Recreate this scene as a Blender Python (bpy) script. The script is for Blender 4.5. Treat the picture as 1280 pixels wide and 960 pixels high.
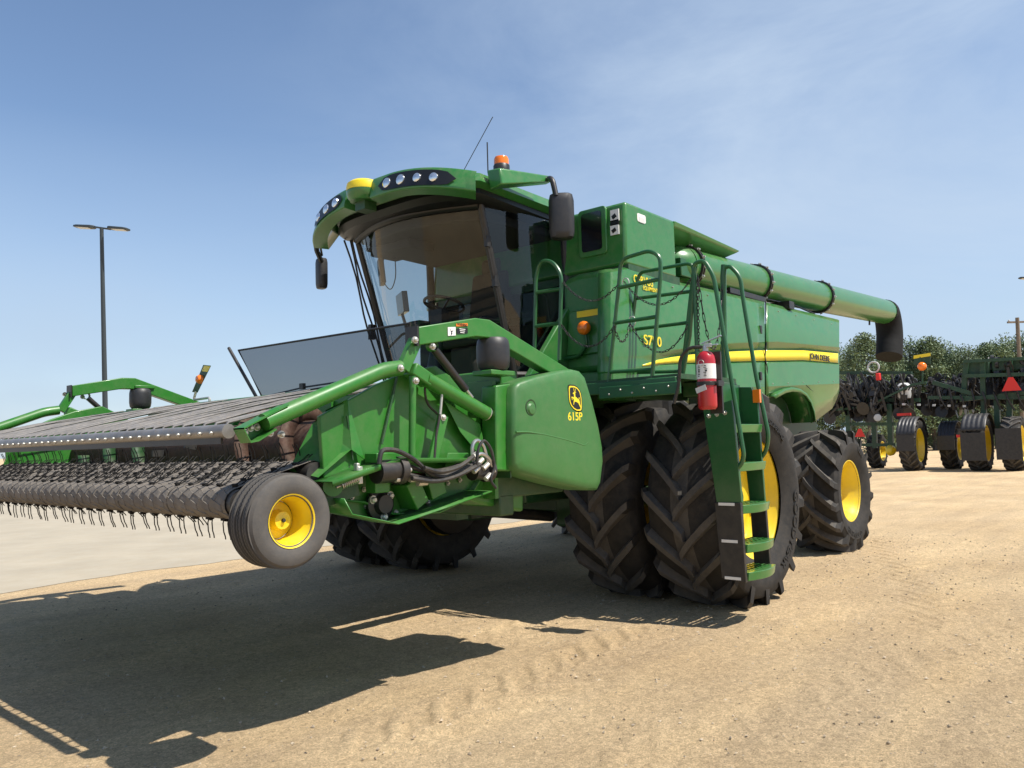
import bpy, bmesh, math, random
import numpy as np
from mathutils import Vector, Matrix, Euler
R = math.radians
random.seed(7)
rng = np.random.default_rng(11)
S = bpy.context.scene
for o in list(bpy.data.objects): bpy.data.objects.remove(o)

# ------------------------------------------------------------------ camera
# combine frame: +X = forward, +Y = machine's left, ground z = 0, origin below front axle
CAM = np.array([6.85, 5.73, 1.47]); FPX = 1003.24
def cam_axes(yaw, pitch, roll):
    d = np.array([math.cos(pitch)*math.cos(yaw), math.cos(pitch)*math.sin(yaw), math.sin(pitch)])
    r = np.cross(d, [0, 0, 1]); r /= np.linalg.norm(r); u = np.cross(r, d)
    c, s = math.cos(roll), math.sin(roll)
    return np.array([c*r+s*u, -s*r+c*u, d])
AX = cam_axes(3.8527, .0741, -.0276)
cd = bpy.data.cameras.new('camera'); cam = bpy.data.objects.new('camera', cd)
S.collection.objects.link(cam)
cd.sensor_width = 36; cd.lens = FPX/1280*36; cd.clip_end = 4000; cd.clip_start = .05
cam.matrix_world = Matrix(((AX[0][0], AX[1][0], -AX[2][0], CAM[0]), (AX[0][1], AX[1][1], -AX[2][1], CAM[1]),
                           (AX[0][2], AX[1][2], -AX[2][2], CAM[2]), (0, 0, 0, 1)))
S.camera = cam
def at(px, py, X=None, Y=None, Z=None):
    """point of a known plane of the place seen at a photo pixel"""
    d = np.array([(px-640)/FPX, -(py-480)/FPX, 1])@AX
    if X is not None: t = (X-CAM[0])/d[0]
    elif Y is not None: t = (Y-CAM[1])/d[1]
    else: t = (Z-CAM[2])/d[2]
    return CAM+t*d

# ------------------------------------------------------------------ sky, sun, exposure
TO_SUN = Vector((-.19, .61, 1.0)).normalized()
w = bpy.data.worlds.new('World'); S.world = w; w.use_nodes = True
nt = w.node_tree; N = nt.nodes; L = nt.links
bg = N['Background']; bg.inputs[1].default_value = .11
sky = N.new('ShaderNodeTexSky'); sky.sky_type = 'NISHITA'; sky.sun_disc = False
sky.sun_elevation = math.asin(TO_SUN.z); sky.sun_rotation = math.atan2(TO_SUN.x, TO_SUN.y)
sky.altitude = 300; sky.air_density = 1.0; sky.dust_density = .25; sky.ozone_density = 1.9
tc = N.new('ShaderNodeTexCoord')
mp = N.new('ShaderNodeMapping'); mp.inputs['Scale'].default_value = (1.5, 1.2, 3.2); mp.inputs['Rotation'].default_value = (.12, -.22, .5)
L.new(tc.outputs['Generated'], mp.inputs[0])
n1 = N.new('ShaderNodeTexNoise'); n1.inputs['Scale'].default_value = 1.5; n1.inputs['Detail'].default_value = 7; n1.inputs['Roughness'].default_value = .62; n1.inputs['Distortion'].default_value = .5
L.new(mp.outputs[0], n1.inputs['Vector'])
r1 = N.new('ShaderNodeValToRGB'); r1.color_ramp.elements[0].position = .28; r1.color_ramp.elements[1].position = .86
r1.color_ramp.elements[1].color = (.8, .8, .8, 1)
L.new(n1.outputs['Fac'], r1.inputs[0])
mx = N.new('ShaderNodeMixRGB'); mx.inputs[2].default_value = (3.7, 4.5, 5.55, 1)
sp = N.new('ShaderNodeSeparateXYZ'); L.new(tc.outputs['Generated'], sp.inputs[0])
lo = N.new('ShaderNodeMapRange'); lo.inputs[1].default_value = .0; lo.inputs[2].default_value = .36; lo.inputs[3].default_value = 2.0; lo.inputs[4].default_value = 0; L.new(sp.outputs[2], lo.inputs[0])
n2 = N.new('ShaderNodeTexNoise'); n2.inputs['Scale'].default_value = 1.2; n2.inputs['Detail'].default_value = 5; L.new(mp.outputs[0], n2.inputs['Vector'])
lm = N.new('ShaderNodeMath'); lm.operation = 'MULTIPLY'; lm.use_clamp = True; L.new(lo.outputs[0], lm.inputs[0]); L.new(n2.outputs['Fac'], lm.inputs[1])
la = N.new('ShaderNodeMath'); la.operation = 'ADD'; la.use_clamp = True; dt = N.new('ShaderNodeVectorMath'); dt.operation = 'DOT_PRODUCT'; dt.inputs[1].default_value = (-.86, .50, 0); L.new(tc.outputs['Generated'], dt.inputs[0])
dm = N.new('ShaderNodeMapRange'); dm.interpolation_type = 'SMOOTHSTEP'; dm.inputs[1].default_value = -.12; dm.inputs[2].default_value = .62; dm.inputs[3].default_value = .0; dm.inputs[4].default_value = 1.25; L.new(dt.outputs['Value'], dm.inputs[0])
cm = N.new('ShaderNodeMath'); cm.operation = 'MULTIPLY'; L.new(dm.outputs[0], cm.inputs[0]); L.new(r1.outputs[0], cm.inputs[1])
L.new(lm.outputs[0], la.inputs[0]); L.new(cm.outputs[0], la.inputs[1])
L.new(cm.outputs[0], mx.inputs[0])
mh = N.new('ShaderNodeMixRGB'); mh.inputs[2].default_value = (3.15, 3.9, 4.9, 1); L.new(lm.outputs[0], mh.inputs[0]); L.new(sky.outputs[0], mh.inputs[1]); L.new(mh.outputs[0], mx.inputs[1]); L.new(mx.outputs[0], bg.inputs[0])
sd = bpy.data.lights.new('sun', 'SUN'); sd.energy = 4.4; sd.angle = R(.53); sd.color = (1, .95, .87)
so = bpy.data.objects.new('sun', sd); S.collection.objects.link(so)
so.location = (0, 0, 30); so.rotation_euler = TO_SUN.to_track_quat('Z', 'Y').to_euler()
S.view_settings.view_transform = 'Standard'; S.view_settings.look = 'None'
S.view_settings.exposure = .55; S.view_settings.gamma = 1; S.view_settings.use_curve_mapping = False
S.render.engine = 'CYCLES'
S.cycles.max_bounces = 8; S.cycles.transparent_max_bounces = 24

# ------------------------------------------------------------------ materials
M = {}
def mat(name, col, rough=.5, metal=0, var=.0, dust=0, dustcol=(.30, .24, .17), bump=0, bscale=60, coat=0, spec=.5, vscale=3, emit=None):
    m = bpy.data.materials.new(name); m.use_nodes = True; M[name] = m
    n = m.node_tree.nodes; l = m.node_tree.links; b = n['Principled BSDF']
    b.inputs['Roughness'].default_value = rough; b.inputs['Metallic'].default_value = metal
    b.inputs['Base Color'].default_value = (*col, 1); b.inputs['Coat Weight'].default_value = coat
    b.inputs['Coat Roughness'].default_value = .12; b.inputs['Specular IOR Level'].default_value = spec
    geo = n.new('ShaderNodeNewGeometry')
    out = None
    if var or dust:
        t = n.new('ShaderNodeTexNoise'); t.inputs['Scale'].default_value = vscale; t.inputs['Detail'].default_value = 6; t.inputs['Roughness'].default_value = .65
        l.new(geo.outputs['Position'], t.inputs['Vector'])
        mr = n.new('ShaderNodeMapRange'); mr.inputs[1].default_value = .3; mr.inputs[2].default_value = .7; mr.inputs[3].default_value = 1-var; mr.inputs[4].default_value = 1+var
        l.new(t.outputs['Fac'], mr.inputs[0])
        hs = n.new('ShaderNodeHueSaturation'); hs.inputs['Color'].default_value = (*col, 1); l.new(mr.outputs[0], hs.inputs['Value'])
        out = hs.outputs[0]
        if dust:
            t2 = n.new('ShaderNodeTexNoise'); t2.inputs['Scale'].default_value = vscale*4.3; t2.inputs['Detail'].default_value = 8; t2.inputs['Roughness'].default_value = .7
            l.new(geo.outputs['Position'], t2.inputs['Vector'])
            m2 = n.new('ShaderNodeMapRange'); m2.inputs[1].default_value = .38; m2.inputs[2].default_value = .72; m2.inputs[3].default_value = 0; m2.inputs[4].default_value = dust
            l.new(t2.outputs['Fac'], m2.inputs[0])
            sx = n.new('ShaderNodeSeparateXYZ'); l.new(geo.outputs['Normal'], sx.inputs[0])
            up = n.new('ShaderNodeMapRange'); up.inputs[1].default_value = -.2; up.inputs[2].default_value = 1; up.inputs[3].default_value = .35; up.inputs[4].default_value = 1.2
            l.new(sx.outputs[2], up.inputs[0])
            mu = n.new('ShaderNodeMath'); mu.operation = 'MULTIPLY'; mu.use_clamp = True; l.new(m2.outputs[0], mu.inputs[0]); l.new(up.outputs[0], mu.inputs[1])
            mi = n.new('ShaderNodeMixRGB'); mi.inputs[2].default_value = (*dustcol, 1); l.new(mu.outputs[0], mi.inputs[0]); l.new(out, mi.inputs[1]); out = mi.outputs[0]
            ra = n.new('ShaderNodeMapRange'); ra.inputs[3].default_value = rough; ra.inputs[4].default_value = min(1, rough+.5); l.new(mu.outputs[0], ra.inputs[0]); l.new(ra.outputs[0], b.inputs['Roughness'])
        l.new(out, b.inputs['Base Color'])
    if bump:
        t3 = n.new('ShaderNodeTexNoise'); t3.inputs['Scale'].default_value = bscale; t3.inputs['Detail'].default_value = 4
        l.new(geo.outputs['Position'], t3.inputs['Vector'])
        bp = n.new('ShaderNodeBump'); bp.inputs['Strength'].default_value = bump; bp.inputs['Distance'].default_value = .01
        l.new(t3.outputs['Fac'], bp.inputs['Height']); l.new(bp.outputs[0], b.inputs['Normal'])
    if emit: b.inputs['Emission Color'].default_value = (*col, 1); b.inputs['Emission Strength'].default_value = emit
    return m
mat('green', (.028, .170, .032), .28, var=.08, dust=.30, coat=.35, bump=.02, bscale=25)
mat('green_header', (.022, .165, .015), .38, var=.08, dust=.24, coat=.12, bump=.02, bscale=25)
mat('green_rail', (.013, .095, .025), .35, var=.1, dust=.12, coat=.2)
mat('green_dark', (.010, .06, .016), .45, var=.15, dust=.25)
mat('green_far', (.010, .055, .024), .5, var=.3, dust=.25)
mat('green_plastic', (.040, .155, .036), .42, var=.07, dust=.2, bump=.05, bscale=220)
mat('yellow', (.80, .58, .012), .35, var=.08, dust=.30, coat=.25)
mat('decal_yellow', (.85, .66, .02), .35, var=.04, dust=.05)
mat('rubber', (.021, .020, .019), .75, var=.3, dust=.6, dustcol=(.10, .085, .068), bump=.15, bscale=90, spec=.3)
mat('lug_rubber', (.066, .061, .055), .7, var=.25, dust=.9, dustcol=(.14, .12, .095), bump=.15, bscale=70, spec=.35)
mat('letter_rubber', (.012, .012, .012), .6, var=.1)
mat('belt_rubber', (.15, .132, .112), .75, var=.3, dust=.5, dustcol=(.25, .21, .165), bump=.3, bscale=40, spec=.3, vscale=6)
mat('black', (.014, .014, .015), .4, var=.15, dust=.18)
mat('black_trim', (.006, .006, .007), .4)
mat('black_plastic', (.020, .021, .024), .45, var=.1, dust=.12, bump=.04, bscale=250)
mat('dark_metal', (.045, .045, .047), .45, metal=.6, var=.25, dust=.35)
mat('steel', (.52, .51, .49), .32, metal=.9, var=.15, dust=.25)
mat('zinc', (.55, .53, .47), .42, metal=.7, var=.1)
mat('rod_steel', (.24, .225, .21), .35, metal=.4, var=.3, dust=.4, vscale=9)
mat('rust', (.06, .026, .016), .7, metal=.3, var=.4, dust=.3, vscale=9)
mat('tine_steel', (.016, .015, .014), .75, var=.2, spec=.2)
mat('spout_rubber', (.011, .011, .011), .8, var=.3, spec=.25, bump=.4, bscale=14)
mat('hose', (.016, .016, .016), .5, var=.1, dust=.3)
mat('white_decal', (.75, .75, .72), .45, var=.05, dust=.1)
mat('black_decal', (.010, .010, .010), .4)
mat('orange_decal', (.75, .2, .015), .45)
mat('red_paint', (.42, .012, .018), .3, var=.06, coat=.4)
mat('red_sign', (.75, .03, .02), .5)
mat('amber', (.9, .2, .01), .18, coat=.5, var=.1)
mat('lens', (.75, .78, .8), .08, metal=.85)
mat('seat_cloth', (.055, .045, .035), .9, var=.2)
mat('liner', (.036, .032, .027), .85, var=.12)
mat('screen_dark', (.006, .006, .009), .12, coat=.5)
mat('concrete', (.395, .345, .26), .9, var=.12, dust=.3, dustcol=(.36, .28, .18), bump=.4, bscale=30, vscale=.8)
mat('bark', (.09, .075, .06), .9, var=.3, bump=.5, bscale=20)
mat('wood_pole', (.20, .16, .12), .9, var=.2, bump=.3, bscale=30)
mat('pole_paint', (.035, .045, .05), .5, var=.05)
mat('poly_white', (.6, .6, .58), .5, var=.1, dust=.3)
mat('pebble', (.42, .34, .24), .9, var=.45, vscale=9)
mat('pebble_dark', (.07, .06, .052), .9, var=.3, vscale=9)

def glass(name, tint, refl=1.0, rough=.01):
    m = bpy.data.materials.new(name); m.use_nodes = True; M[name] = m
    n = m.node_tree.nodes; l = m.node_tree.links
    for x in list(n):
        if x.type != 'OUTPUT_MATERIAL': n.remove(x)
    o = [x for x in n if x.type == 'OUTPUT_MATERIAL'][0]
    tr = n.new('ShaderNodeBsdfTransparent'); tr.inputs[0].default_value = (*tint, 1)
    gl = n.new('ShaderNodeBsdfGlossy'); gl.inputs['Roughness'].default_value = rough; gl.inputs['Color'].default_value = (refl, refl, refl, 1)
    fr = n.new('ShaderNodeFresnel'); ge = n.new('ShaderNodeNewGeometry'); io = n.new('ShaderNodeMapRange'); io.inputs[3].default_value = 1.55; io.inputs[4].default_value = 1/1.55
    l.new(ge.outputs['Backfacing'], io.inputs[0]); l.new(io.outputs[0], fr.inputs[0])
    mi = n.new('ShaderNodeMixShader'); l.new(fr.outputs[0], mi.inputs[0]); l.new(tr.outputs[0], mi.inputs[1]); l.new(gl.outputs[0], mi.inputs[2]); l.new(mi.outputs[0], o.inputs[0])
    return m
glass('cab_glass', (.68, .74, .75), .8); glass('door_glass', (.52, .58, .61), 1.0)
glass('mesh_screen', (.30, .30, .31), .25, .5)

# leaves with translucency
def leafmat(name, col):
    m = mat(name, col, .6, var=.35, vscale=.6)
    m.node_tree.nodes['Principled BSDF'].inputs['Subsurface Weight'].default_value = 0
    return m
leafmat('leaf_a', (.135, .185, .085)); leafmat('leaf_b', (.15, .205, .095)); leafmat('leaf_c', (.115, .165, .08))

# ground: packed sandy gravel
m = bpy.data.materials.new('gravel'); m.use_nodes = True; M['gravel'] = m
n = m.node_tree.nodes; l = m.node_tree.links; b = n['Principled BSDF']; b.inputs['Roughness'].default_value = .95; b.inputs['Specular IOR Level'].default_value = .15
geo = n.new('ShaderNodeNewGeometry')
def noi(sc, det=5, ro=.6, src=None):
    t = n.new('ShaderNodeTexNoise'); t.inputs['Scale'].default_value = sc; t.inputs['Detail'].default_value = det; t.inputs['Roughness'].default_value = ro
    l.new(src or geo.outputs['Position'], t.inputs['Vector']); return t.outputs['Fac']
mpg = n.new('ShaderNodeMapping'); mpg.inputs['Scale'].default_value = (.22, 1.3, 1); mpg.inputs['Rotation'].default_value = (0, 0, .12); l.new(geo.outputs['Position'], mpg.inputs[0])
ra = n.new('ShaderNodeValToRGB'); e = ra.color_ramp.elements
e[0].position = .3; e[0].color = (.60, .43, .245, 1); e[1].position = .72; e[1].color = (.79, .595, .355, 1)
l.new(noi(.55, 8, .62), ra.inputs[0])
rb = n.new('ShaderNodeValToRGB'); e = rb.color_ramp.elements; e[0].position = .36; e[0].color = (.55, .55, .56, 1); e[1].position = .60; e[1].color = (1.08, 1.08, 1.08, 1)
l.new(noi(95, 8, .78), rb.inputs[0])
mm = n.new('ShaderNodeMixRGB'); mm.blend_type = 'MULTIPLY'; mm.inputs[0].default_value = .8; l.new(ra.outputs[0], mm.inputs[1]); l.new(rb.outputs[0], mm.inputs[2])
rc = n.new('ShaderNodeValToRGB'); e = rc.color_ramp.elements; e[0].position = .4; e[0].color = (.86, .86, .88, 1); e[1].position = .66; e[1].color = (1.06, 1.05, 1.02, 1)
l.new(noi(1.6, 6, .6, mpg.outputs[0]), rc.inputs[0])
m3 = n.new('ShaderNodeMixRGB'); m3.blend_type = 'MULTIPLY'; m3.inputs[0].default_value = .9; l.new(mm.outputs[0], m3.inputs[1]); l.new(rc.outputs[0], m3.inputs[2])
vo = n.new('ShaderNodeTexVoronoi'); vo.inputs['Scale'].default_value = 30; l.new(geo.outputs['Position'], vo.inputs['Vector'])
rv = n.new('ShaderNodeValToRGB'); e = rv.color_ramp.elements; e[0].position = .02; e[0].color = (.5, .5, .5, 1); e[1].position = .16; e[1].color = (1, 1, 1, 1)
l.new(vo.outputs['Distance'], rv.inputs[0])
m4 = n.new('ShaderNodeMixRGB'); m4.blend_type = 'MULTIPLY'; m4.inputs[0].default_value = .35; l.new(m3.outputs[0], m4.inputs[1]); l.new(rv.outputs[0], m4.inputs[2])
def cells(sc_, lo_, hi_, prev_, amt):
    v_ = n.new('ShaderNodeTexVoronoi'); v_.inputs['Scale'].default_value = sc_; l.new(geo.outputs['Position'], v_.inputs['Vector'])
    sx_ = n.new('ShaderNodeSeparateColor'); l.new(v_.outputs['Color'], sx_.inputs[0])
    r_ = n.new('ShaderNodeMapRange'); r_.inputs[3].default_value = lo_; r_.inputs[4].default_value = hi_; l.new(sx_.outputs[0], r_.inputs[0])
    c_ = n.new('ShaderNodeCombineColor'); [l.new(r_.outputs[0], c_.inputs[k_]) for k_ in range(3)]
    x_ = n.new('ShaderNodeMixRGB'); x_.blend_type = 'MULTIPLY'; x_.inputs[0].default_value = amt; l.new(prev_, x_.inputs[1]); l.new(c_.outputs[0], x_.inputs[2]); return x_.outputs[0]
gc_ = cells(140, .78, 1.18, m4.outputs[0], .8); gc_ = cells(42, .80, 1.16, gc_, .8)
l.new(gc_, b.inputs['Base Color'])
ad = n.new('ShaderNodeMath'); ad.operation = 'ADD'; l.new(noi(110, 8, .8), ad.inputs[0])
mu = n.new('ShaderNodeMath'); mu.operation = 'MULTIPLY'; mu.inputs[1].default_value = .8; l.new(noi(9, 5, .6), mu.inputs[0]); l.new(mu.outputs[0], ad.inputs[1])
bp = n.new('ShaderNodeBump'); bp.inputs['Strength'].default_value = .9; bp.inputs['Distance'].default_value = .022; l.new(ad.outputs[0], bp.inputs['Height']); l.new(bp.outputs[0], b.inputs['Normal'])

# ------------------------------------------------------------------ mesh helpers
COL = S.collection
def V(p): return Vector((float(p[0]), float(p[1]), float(p[2])))
class MB:
    def __init__(s): s.v = []; s.f = []
    def add(s, vs, fs):
        k = len(s.v); s.v += [tuple(float(c) for c in p) for p in vs]; s.f += [[i+k for i in f] for f in fs]; return s
    def box(s, c, d, rot=None):
        c = V(c); vs = []
        for x in (-.5, .5):
            for y in (-.5, .5):
                for z in (-.5, .5):
                    p = Vector((x*d[0], y*d[1], z*d[2]))
                    if rot is not None: p = rot@p
                    vs.append(c+p)
        return s.add(vs, [[0, 1, 3, 2], [4, 6, 7, 5], [0, 4, 5, 1], [2, 3, 7, 6], [0, 2, 6, 4], [1, 5, 7, 3]])
    def hexa(s, a, b):
        """two matching loops of points -> solid"""
        k = len(a); fs = [list(range(k))[::-1], [k+i for i in range(k)]]
        for i in range(k): j = (i+1) % k; fs.append([i, j, k+j, k+i])
        return s.add(list(a)+list(b), fs)
    def prism(s, poly, y0, y1, ax='Y'):
        """polygon (u,v) extruded along ax"""
        f = {'Y': lambda u, v, t: (u, t, v), 'X': lambda u, v, t: (t, u, v), 'Z': lambda u, v, t: (u, v, t)}[ax]
        return s.hexa([f(u, v, y0) for u, v in poly], [f(u, v, y1) for u, v in poly])
    def beam(s, a, b, wy, wz, up=(0, 0, 1)):
        a = V(a); b = V(b); d = (b-a); n = d.length; d.normalize(); u = Vector(up); x = u.cross(d)
        if x.length < 1e-4: x = Vector((0, 1, 0)).cross(d)
        x.normalize(); u = d.cross(x); h = [(-1, -1), (1, -1), (1, 1), (-1, 1)]
        return s.hexa([a+x*(i*wy/2)+u*(j*wz/2) for i, j in h], [b+x*(i*wy/2)+u*(j*wz/2) for i, j in h])
    def tube(s, pts, r, n=10, fil=0, cap=True, closed=False):
        P = [V(p) for p in pts]
        if fil:
            Q = [P[0]]
            for i in range(1, len(P)-1):
                a = (P[i-1]-P[i]); b = (P[i+1]-P[i]); f = min(fil, a.length*.49, b.length*.49); a.normalize(); b.normalize()
                for t in (0, .2, .4, .6, .8, 1): Q.append(P[i]+a*f*(1-t)**2+b*f*t*t)
            P = Q+[P[-1]]
        rs = r if isinstance(r, (list, tuple)) else [r]*len(P)
        d = (P[1]-P[0]).normalized(); x = d.orthogonal().normalized(); vs = []; K = len(P)
        for i, p in enumerate(P):
            if closed: t = (P[(i+1) % K]-P[i-1])
            else: t = (P[min(i+1, K-1)]-P[max(i-1, 0)])
            t.normalize(); x = (x-t*x.dot(t)).normalized(); y = t.cross(x)
            for k in range(n):
                a = 2*math.pi*k/n; vs.append(p+(x*math.cos(a)+y*math.sin(a))*rs[i])
        fs = []
        for i in range(K if closed else K-1):
            i2 = (i+1) % K
            for k in range(n): fs.append([i*n+k, i*n+(k+1) % n, i2*n+(k+1) % n, i2*n+k])
        if cap and not closed: fs += [list(range(n))[::-1], [(K-1)*n+k for k in range(n)]]
        return s.add(vs, fs)
    def lathe(s, prof, c, ax=(0, 1, 0), n=32, closed=False):
        """prof: (radius, along axis)"""
        c = V(c); a = Vector(ax).normalized(); x = a.orthogonal().normalized(); y = a.cross(x); vs = []; K = len(prof)
        for r, h in prof:
            for k in range(n):
                t = 2*math.pi*k/n; vs.append(c+a*h+(x*math.cos(t)+y*math.sin(t))*max(r, 1e-4))
        fs = []
        for i in range(K if closed else K-1):
            j = (i+1) % K
            for k in range(n): fs.append([i*n+k, i*n+(k+1) % n, j*n+(k+1) % n, j*n+k])
        return s.add(vs, fs)
    def grid(s, G):
        """G[i][j] points -> sheet"""
        a, b = len(G), len(G[0])
        return s.add([p for r in G for p in r], [[i*b+j, (i+1)*b+j, (i+1)*b+j+1, i*b+j+1] for i in range(a-1) for j in range(b-1)])
    def ball(s, c, r, nu=14, nv=8, sq=(1, 1, 1)):
        vs = []; fs = []
        for i in range(nv+1):
            t = math.pi*i/nv
            for k in range(nu):
                a = 2*math.pi*k/nu; vs.append((c[0]+r*sq[0]*math.sin(t)*math.cos(a), c[1]+r*sq[1]*math.sin(t)*math.sin(a), c[2]+r*sq[2]*math.cos(t)))
        for i in range(nv):
            for k in range(nu): fs.append([i*nu+k, (i+1)*nu+k, (i+1)*nu+(k+1) % nu, i*nu+(k+1) % nu])
        return s.add(vs, fs)
    def mesh(s, name, mtl, off=(0, 0, 0), ang=38, fix=True):
        me = bpy.data.meshes.new(name)
        me.from_pydata([(x-off[0], y-off[1], z-off[2]) for x, y, z in s.v], [], s.f)
        if fix:
            bm = bmesh.new(); bm.from_mesh(me); bmesh.ops.recalc_face_normals(bm, faces=bm.faces); bm.to_mesh(me); bm.free()
        for p in me.polygons: p.use_smooth = True
        me.set_sharp_from_angle(angle=R(ang)); me.materials.append(M[mtl]); return me
    def build(s, name, mtl, parent=None, bev=0, solid=0, ang=38, fix=True, segs=2, flat=False):
        o = parent; off = Vector((0, 0, 0))
        while o is not None: off = off+Vector(o.location); o = o.parent
        ob = bpy.data.objects.new(name, s.mesh(name, mtl, off, ang, fix)); COL.objects.link(ob)
        if parent is not None: ob.parent = parent
        if flat:
            for p_ in ob.data.polygons: p_.use_smooth = False
        if solid:
            md = ob.modifiers.new('s', 'SOLIDIFY'); md.thickness = solid; md.offset = 0
        if bev:
            md = ob.modifiers.new('b', 'BEVEL'); md.width = bev; md.segments = segs; md.limit_method = 'ANGLE'; md.angle_limit = R(30)
        return ob
def inst(name, me, loc, parent, rot=None, scale=None):
    ob = bpy.data.objects.new(name, me); COL.objects.link(ob); ob.parent = parent
    off = Vector((0, 0, 0)); o = parent
    while o is not None: off = off+Vector(o.location); o = o.parent
    ob.location = V(loc)-off
    if rot is not None: ob.rotation_euler = rot
    if scale is not None: ob.scale = scale
    return ob
def tag(o, label, cat, group=None, kind=None):
    if label: o['label'] = label
    if cat: o['category'] = cat
    if group: o['group'] = group
    if kind: o['kind'] = kind
    return o
def empty(name, loc, label=None, cat=None, group=None):
    o = bpy.data.objects.new(name, None); COL.objects.link(o); o.location = V(loc); o.empty_display_size = .3
    return tag(o, label, cat, group)
def copy_tree(o, parent=None):
    c = o.copy(); COL.objects.link(c); c.parent = parent
    for ch in list(o.children): copy_tree(ch, c)
    return c
def textmesh(s, size=1, ext=.0):
    cu = bpy.data.curves.new('t', 'FONT'); cu.body = s; cu.size = size; cu.extrude = ext; cu.align_x = 'CENTER'; cu.align_y = 'CENTER'; cu.offset = .012*size
    ob = bpy.data.objects.new('t', cu); COL.objects.link(ob)
    me = ob.evaluated_get(bpy.context.evaluated_depsgraph_get()).to_mesh()
    vs = [tuple(v.co) for v in me.vertices]; fs = [list(p.vertices) for p in me.polygons]
    bpy.data.objects.remove(ob); bpy.data.curves.remove(cu)
    return vs, fs
def text(name, s, size, org, xd, yd, mtl, parent, sx=1, ext=.0015):
    vs, fs = textmesh(s, size, ext); xd = V(xd).normalized(); yd = V(yd).normalized(); nn = xd.cross(yd); o = V(org)
    return MB().add([o+xd*(v[0]*sx)+yd*v[1]+nn*v[2] for v in vs], fs).build(name, mtl, parent, fix=False)
LX, LY = (-1, 0, 0), (0, 0, 1)            # reading directions on the machine's left side
FXD, FYD = (0, 1, 0), (0, 0, 1)           # and on faces that look forward

# ------------------------------------------------------------------ ground
def lugprint(x, y, yc, wd, p0, p1, pitch=.30, depth=.012):
    """height of a chevron tyre print running along X at y = yc"""
    u = (y-yc)/(wd/2); ins = (np.abs(u) < 1) & (x > p0) & (x < p1)
    ph = ((x+np.abs(u)*.26+np.where(u > 0, 0, pitch/2))/pitch) % 1
    return np.where(ins, np.where(ph < .34, .75, -.45)*depth*np.clip((1-np.abs(u))*9, 0, 1)*np.clip((x-p0)*3, 0, 1)*np.clip((p1-x)*2, 0, 1), 0)
def near_sheet(x0, x1, y0, y1, st):
    xs = np.arange(x0, x1+1e-6, st); ys = np.arange(y0, y1+1e-6, st)
    Xg, Yg = np.meshgrid(xs, ys, indexing='ij')
    z = np.zeros_like(Xg)
    for k in range(26):
        fr = rng.uniform(.6, 9); a = rng.uniform(0, 6.28); z += np.sin(fr*(Xg*math.cos(a)+Yg*math.sin(a))+rng.uniform(0, 6.28))*.0016/fr**.8
    sm = rng.standard_normal(Xg.shape)
    for it in range(2): sm = (sm+np.roll(sm, 1, 0)+np.roll(sm, -1, 0)+np.roll(sm, 1, 1)+np.roll(sm, -1, 1))/5
    z += sm*.0050
    jit = .06*np.sin(Xg*1.3)
    z += lugprint(Xg, Yg+jit, 2.46, .56, 1.15, 4.6, depth=.018)+lugprint(Xg, Yg+jit*.6, 1.58, .56, 1.15, 3.2, depth=.008)
    z += lugprint(Xg+.1, Yg+jit-.35*(Xg+2), 3.4, .6, -5.5, .6, depth=.008)+lugprint(Xg, Yg-jit, 2.0, .66, -6.5, -4.4, depth=.012)
    z += lugprint(Xg, Yg+.25*Xg, 4.6, .55, -2.5, 4.4, depth=.006)
    z = np.minimum(z, .012)
    ed = np.minimum(np.minimum(Xg-x0, x1-Xg), np.minimum(Yg-y0, y1-Yg)); z = (z)*np.clip(ed/.8, 0, 1)+.0
    nx, ny = len(xs), len(ys)
    idx = np.arange(nx*ny).reshape(nx, ny)
    q = np.stack([idx[:-1, :-1], idx[1:, :-1], idx[1:, 1:], idx[:-1, 1:]], -1).reshape(-1, 4)
    return np.stack([Xg, Yg, z], -1).reshape(-1, 3), q, xs, ys
vs, q, xs, ys = near_sheet(-5.6, 7.3, -3.2, 6.3, .022)
# one sheet: fine grid near by, stitched rings out to the horizon
V2 = vs.tolist(); F2 = q.tolist(); nx, ny = len(xs), len(ys)
per = [i*ny for i in range(nx)]+[(nx-1)*ny+j for j in range(1, ny)]+[i*ny+ny-1 for i in range(nx-2, -1, -1)]+[j for j in range(ny-2, 0, -1)]
prev = per; cx, cy = .3, 1.4
for sc in (1.6, 3, 8, 30, 260):
    new = []
    for i in per:
        x, y, _ = V2[i]; V2.append([cx+(x-cx)*sc, cy+(y-cy)*sc, 0]); new.append(len(V2)-1)
    for k in range(len(per)):
        j = (k+1) % len(per); F2.append([prev[k], new[k], new[j], prev[j]])
    prev = new
me = bpy.data.meshes.new('ground'); me.from_pydata(V2, [], F2); me.materials.append(M['gravel'])
for p in me.polygons: p.use_smooth = True
g = bpy.data.objects.new('ground', me); COL.objects.link(g); g['kind'] = 'structure'
bm = bmesh.new(); bm.from_mesh(me); bmesh.ops.recalc_face_normals(bm, faces=bm.faces); bm.to_mesh(me); bm.free()
if me.polygons[0].normal.z < 0: me.flip_normals()
pad = MB()
edge = [(x, -4.35-.02*x+.09*math.sin(x*2.1)+.06*math.sin(x*5.3)+.04*math.sin(x*11.7)) for x in np.arange(-13, 40.1, .4)]
pad.add([(x, y, .004) for x, y in edge]+[(40, -80, .004), (-13, -80, .004)], [list(range(len(edge)+2))])
o = pad.build('concrete_apron', 'concrete'); o['kind'] = 'structure'
if o.data.polygons[0].normal.z < 0: o.data.flip_normals()
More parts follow.
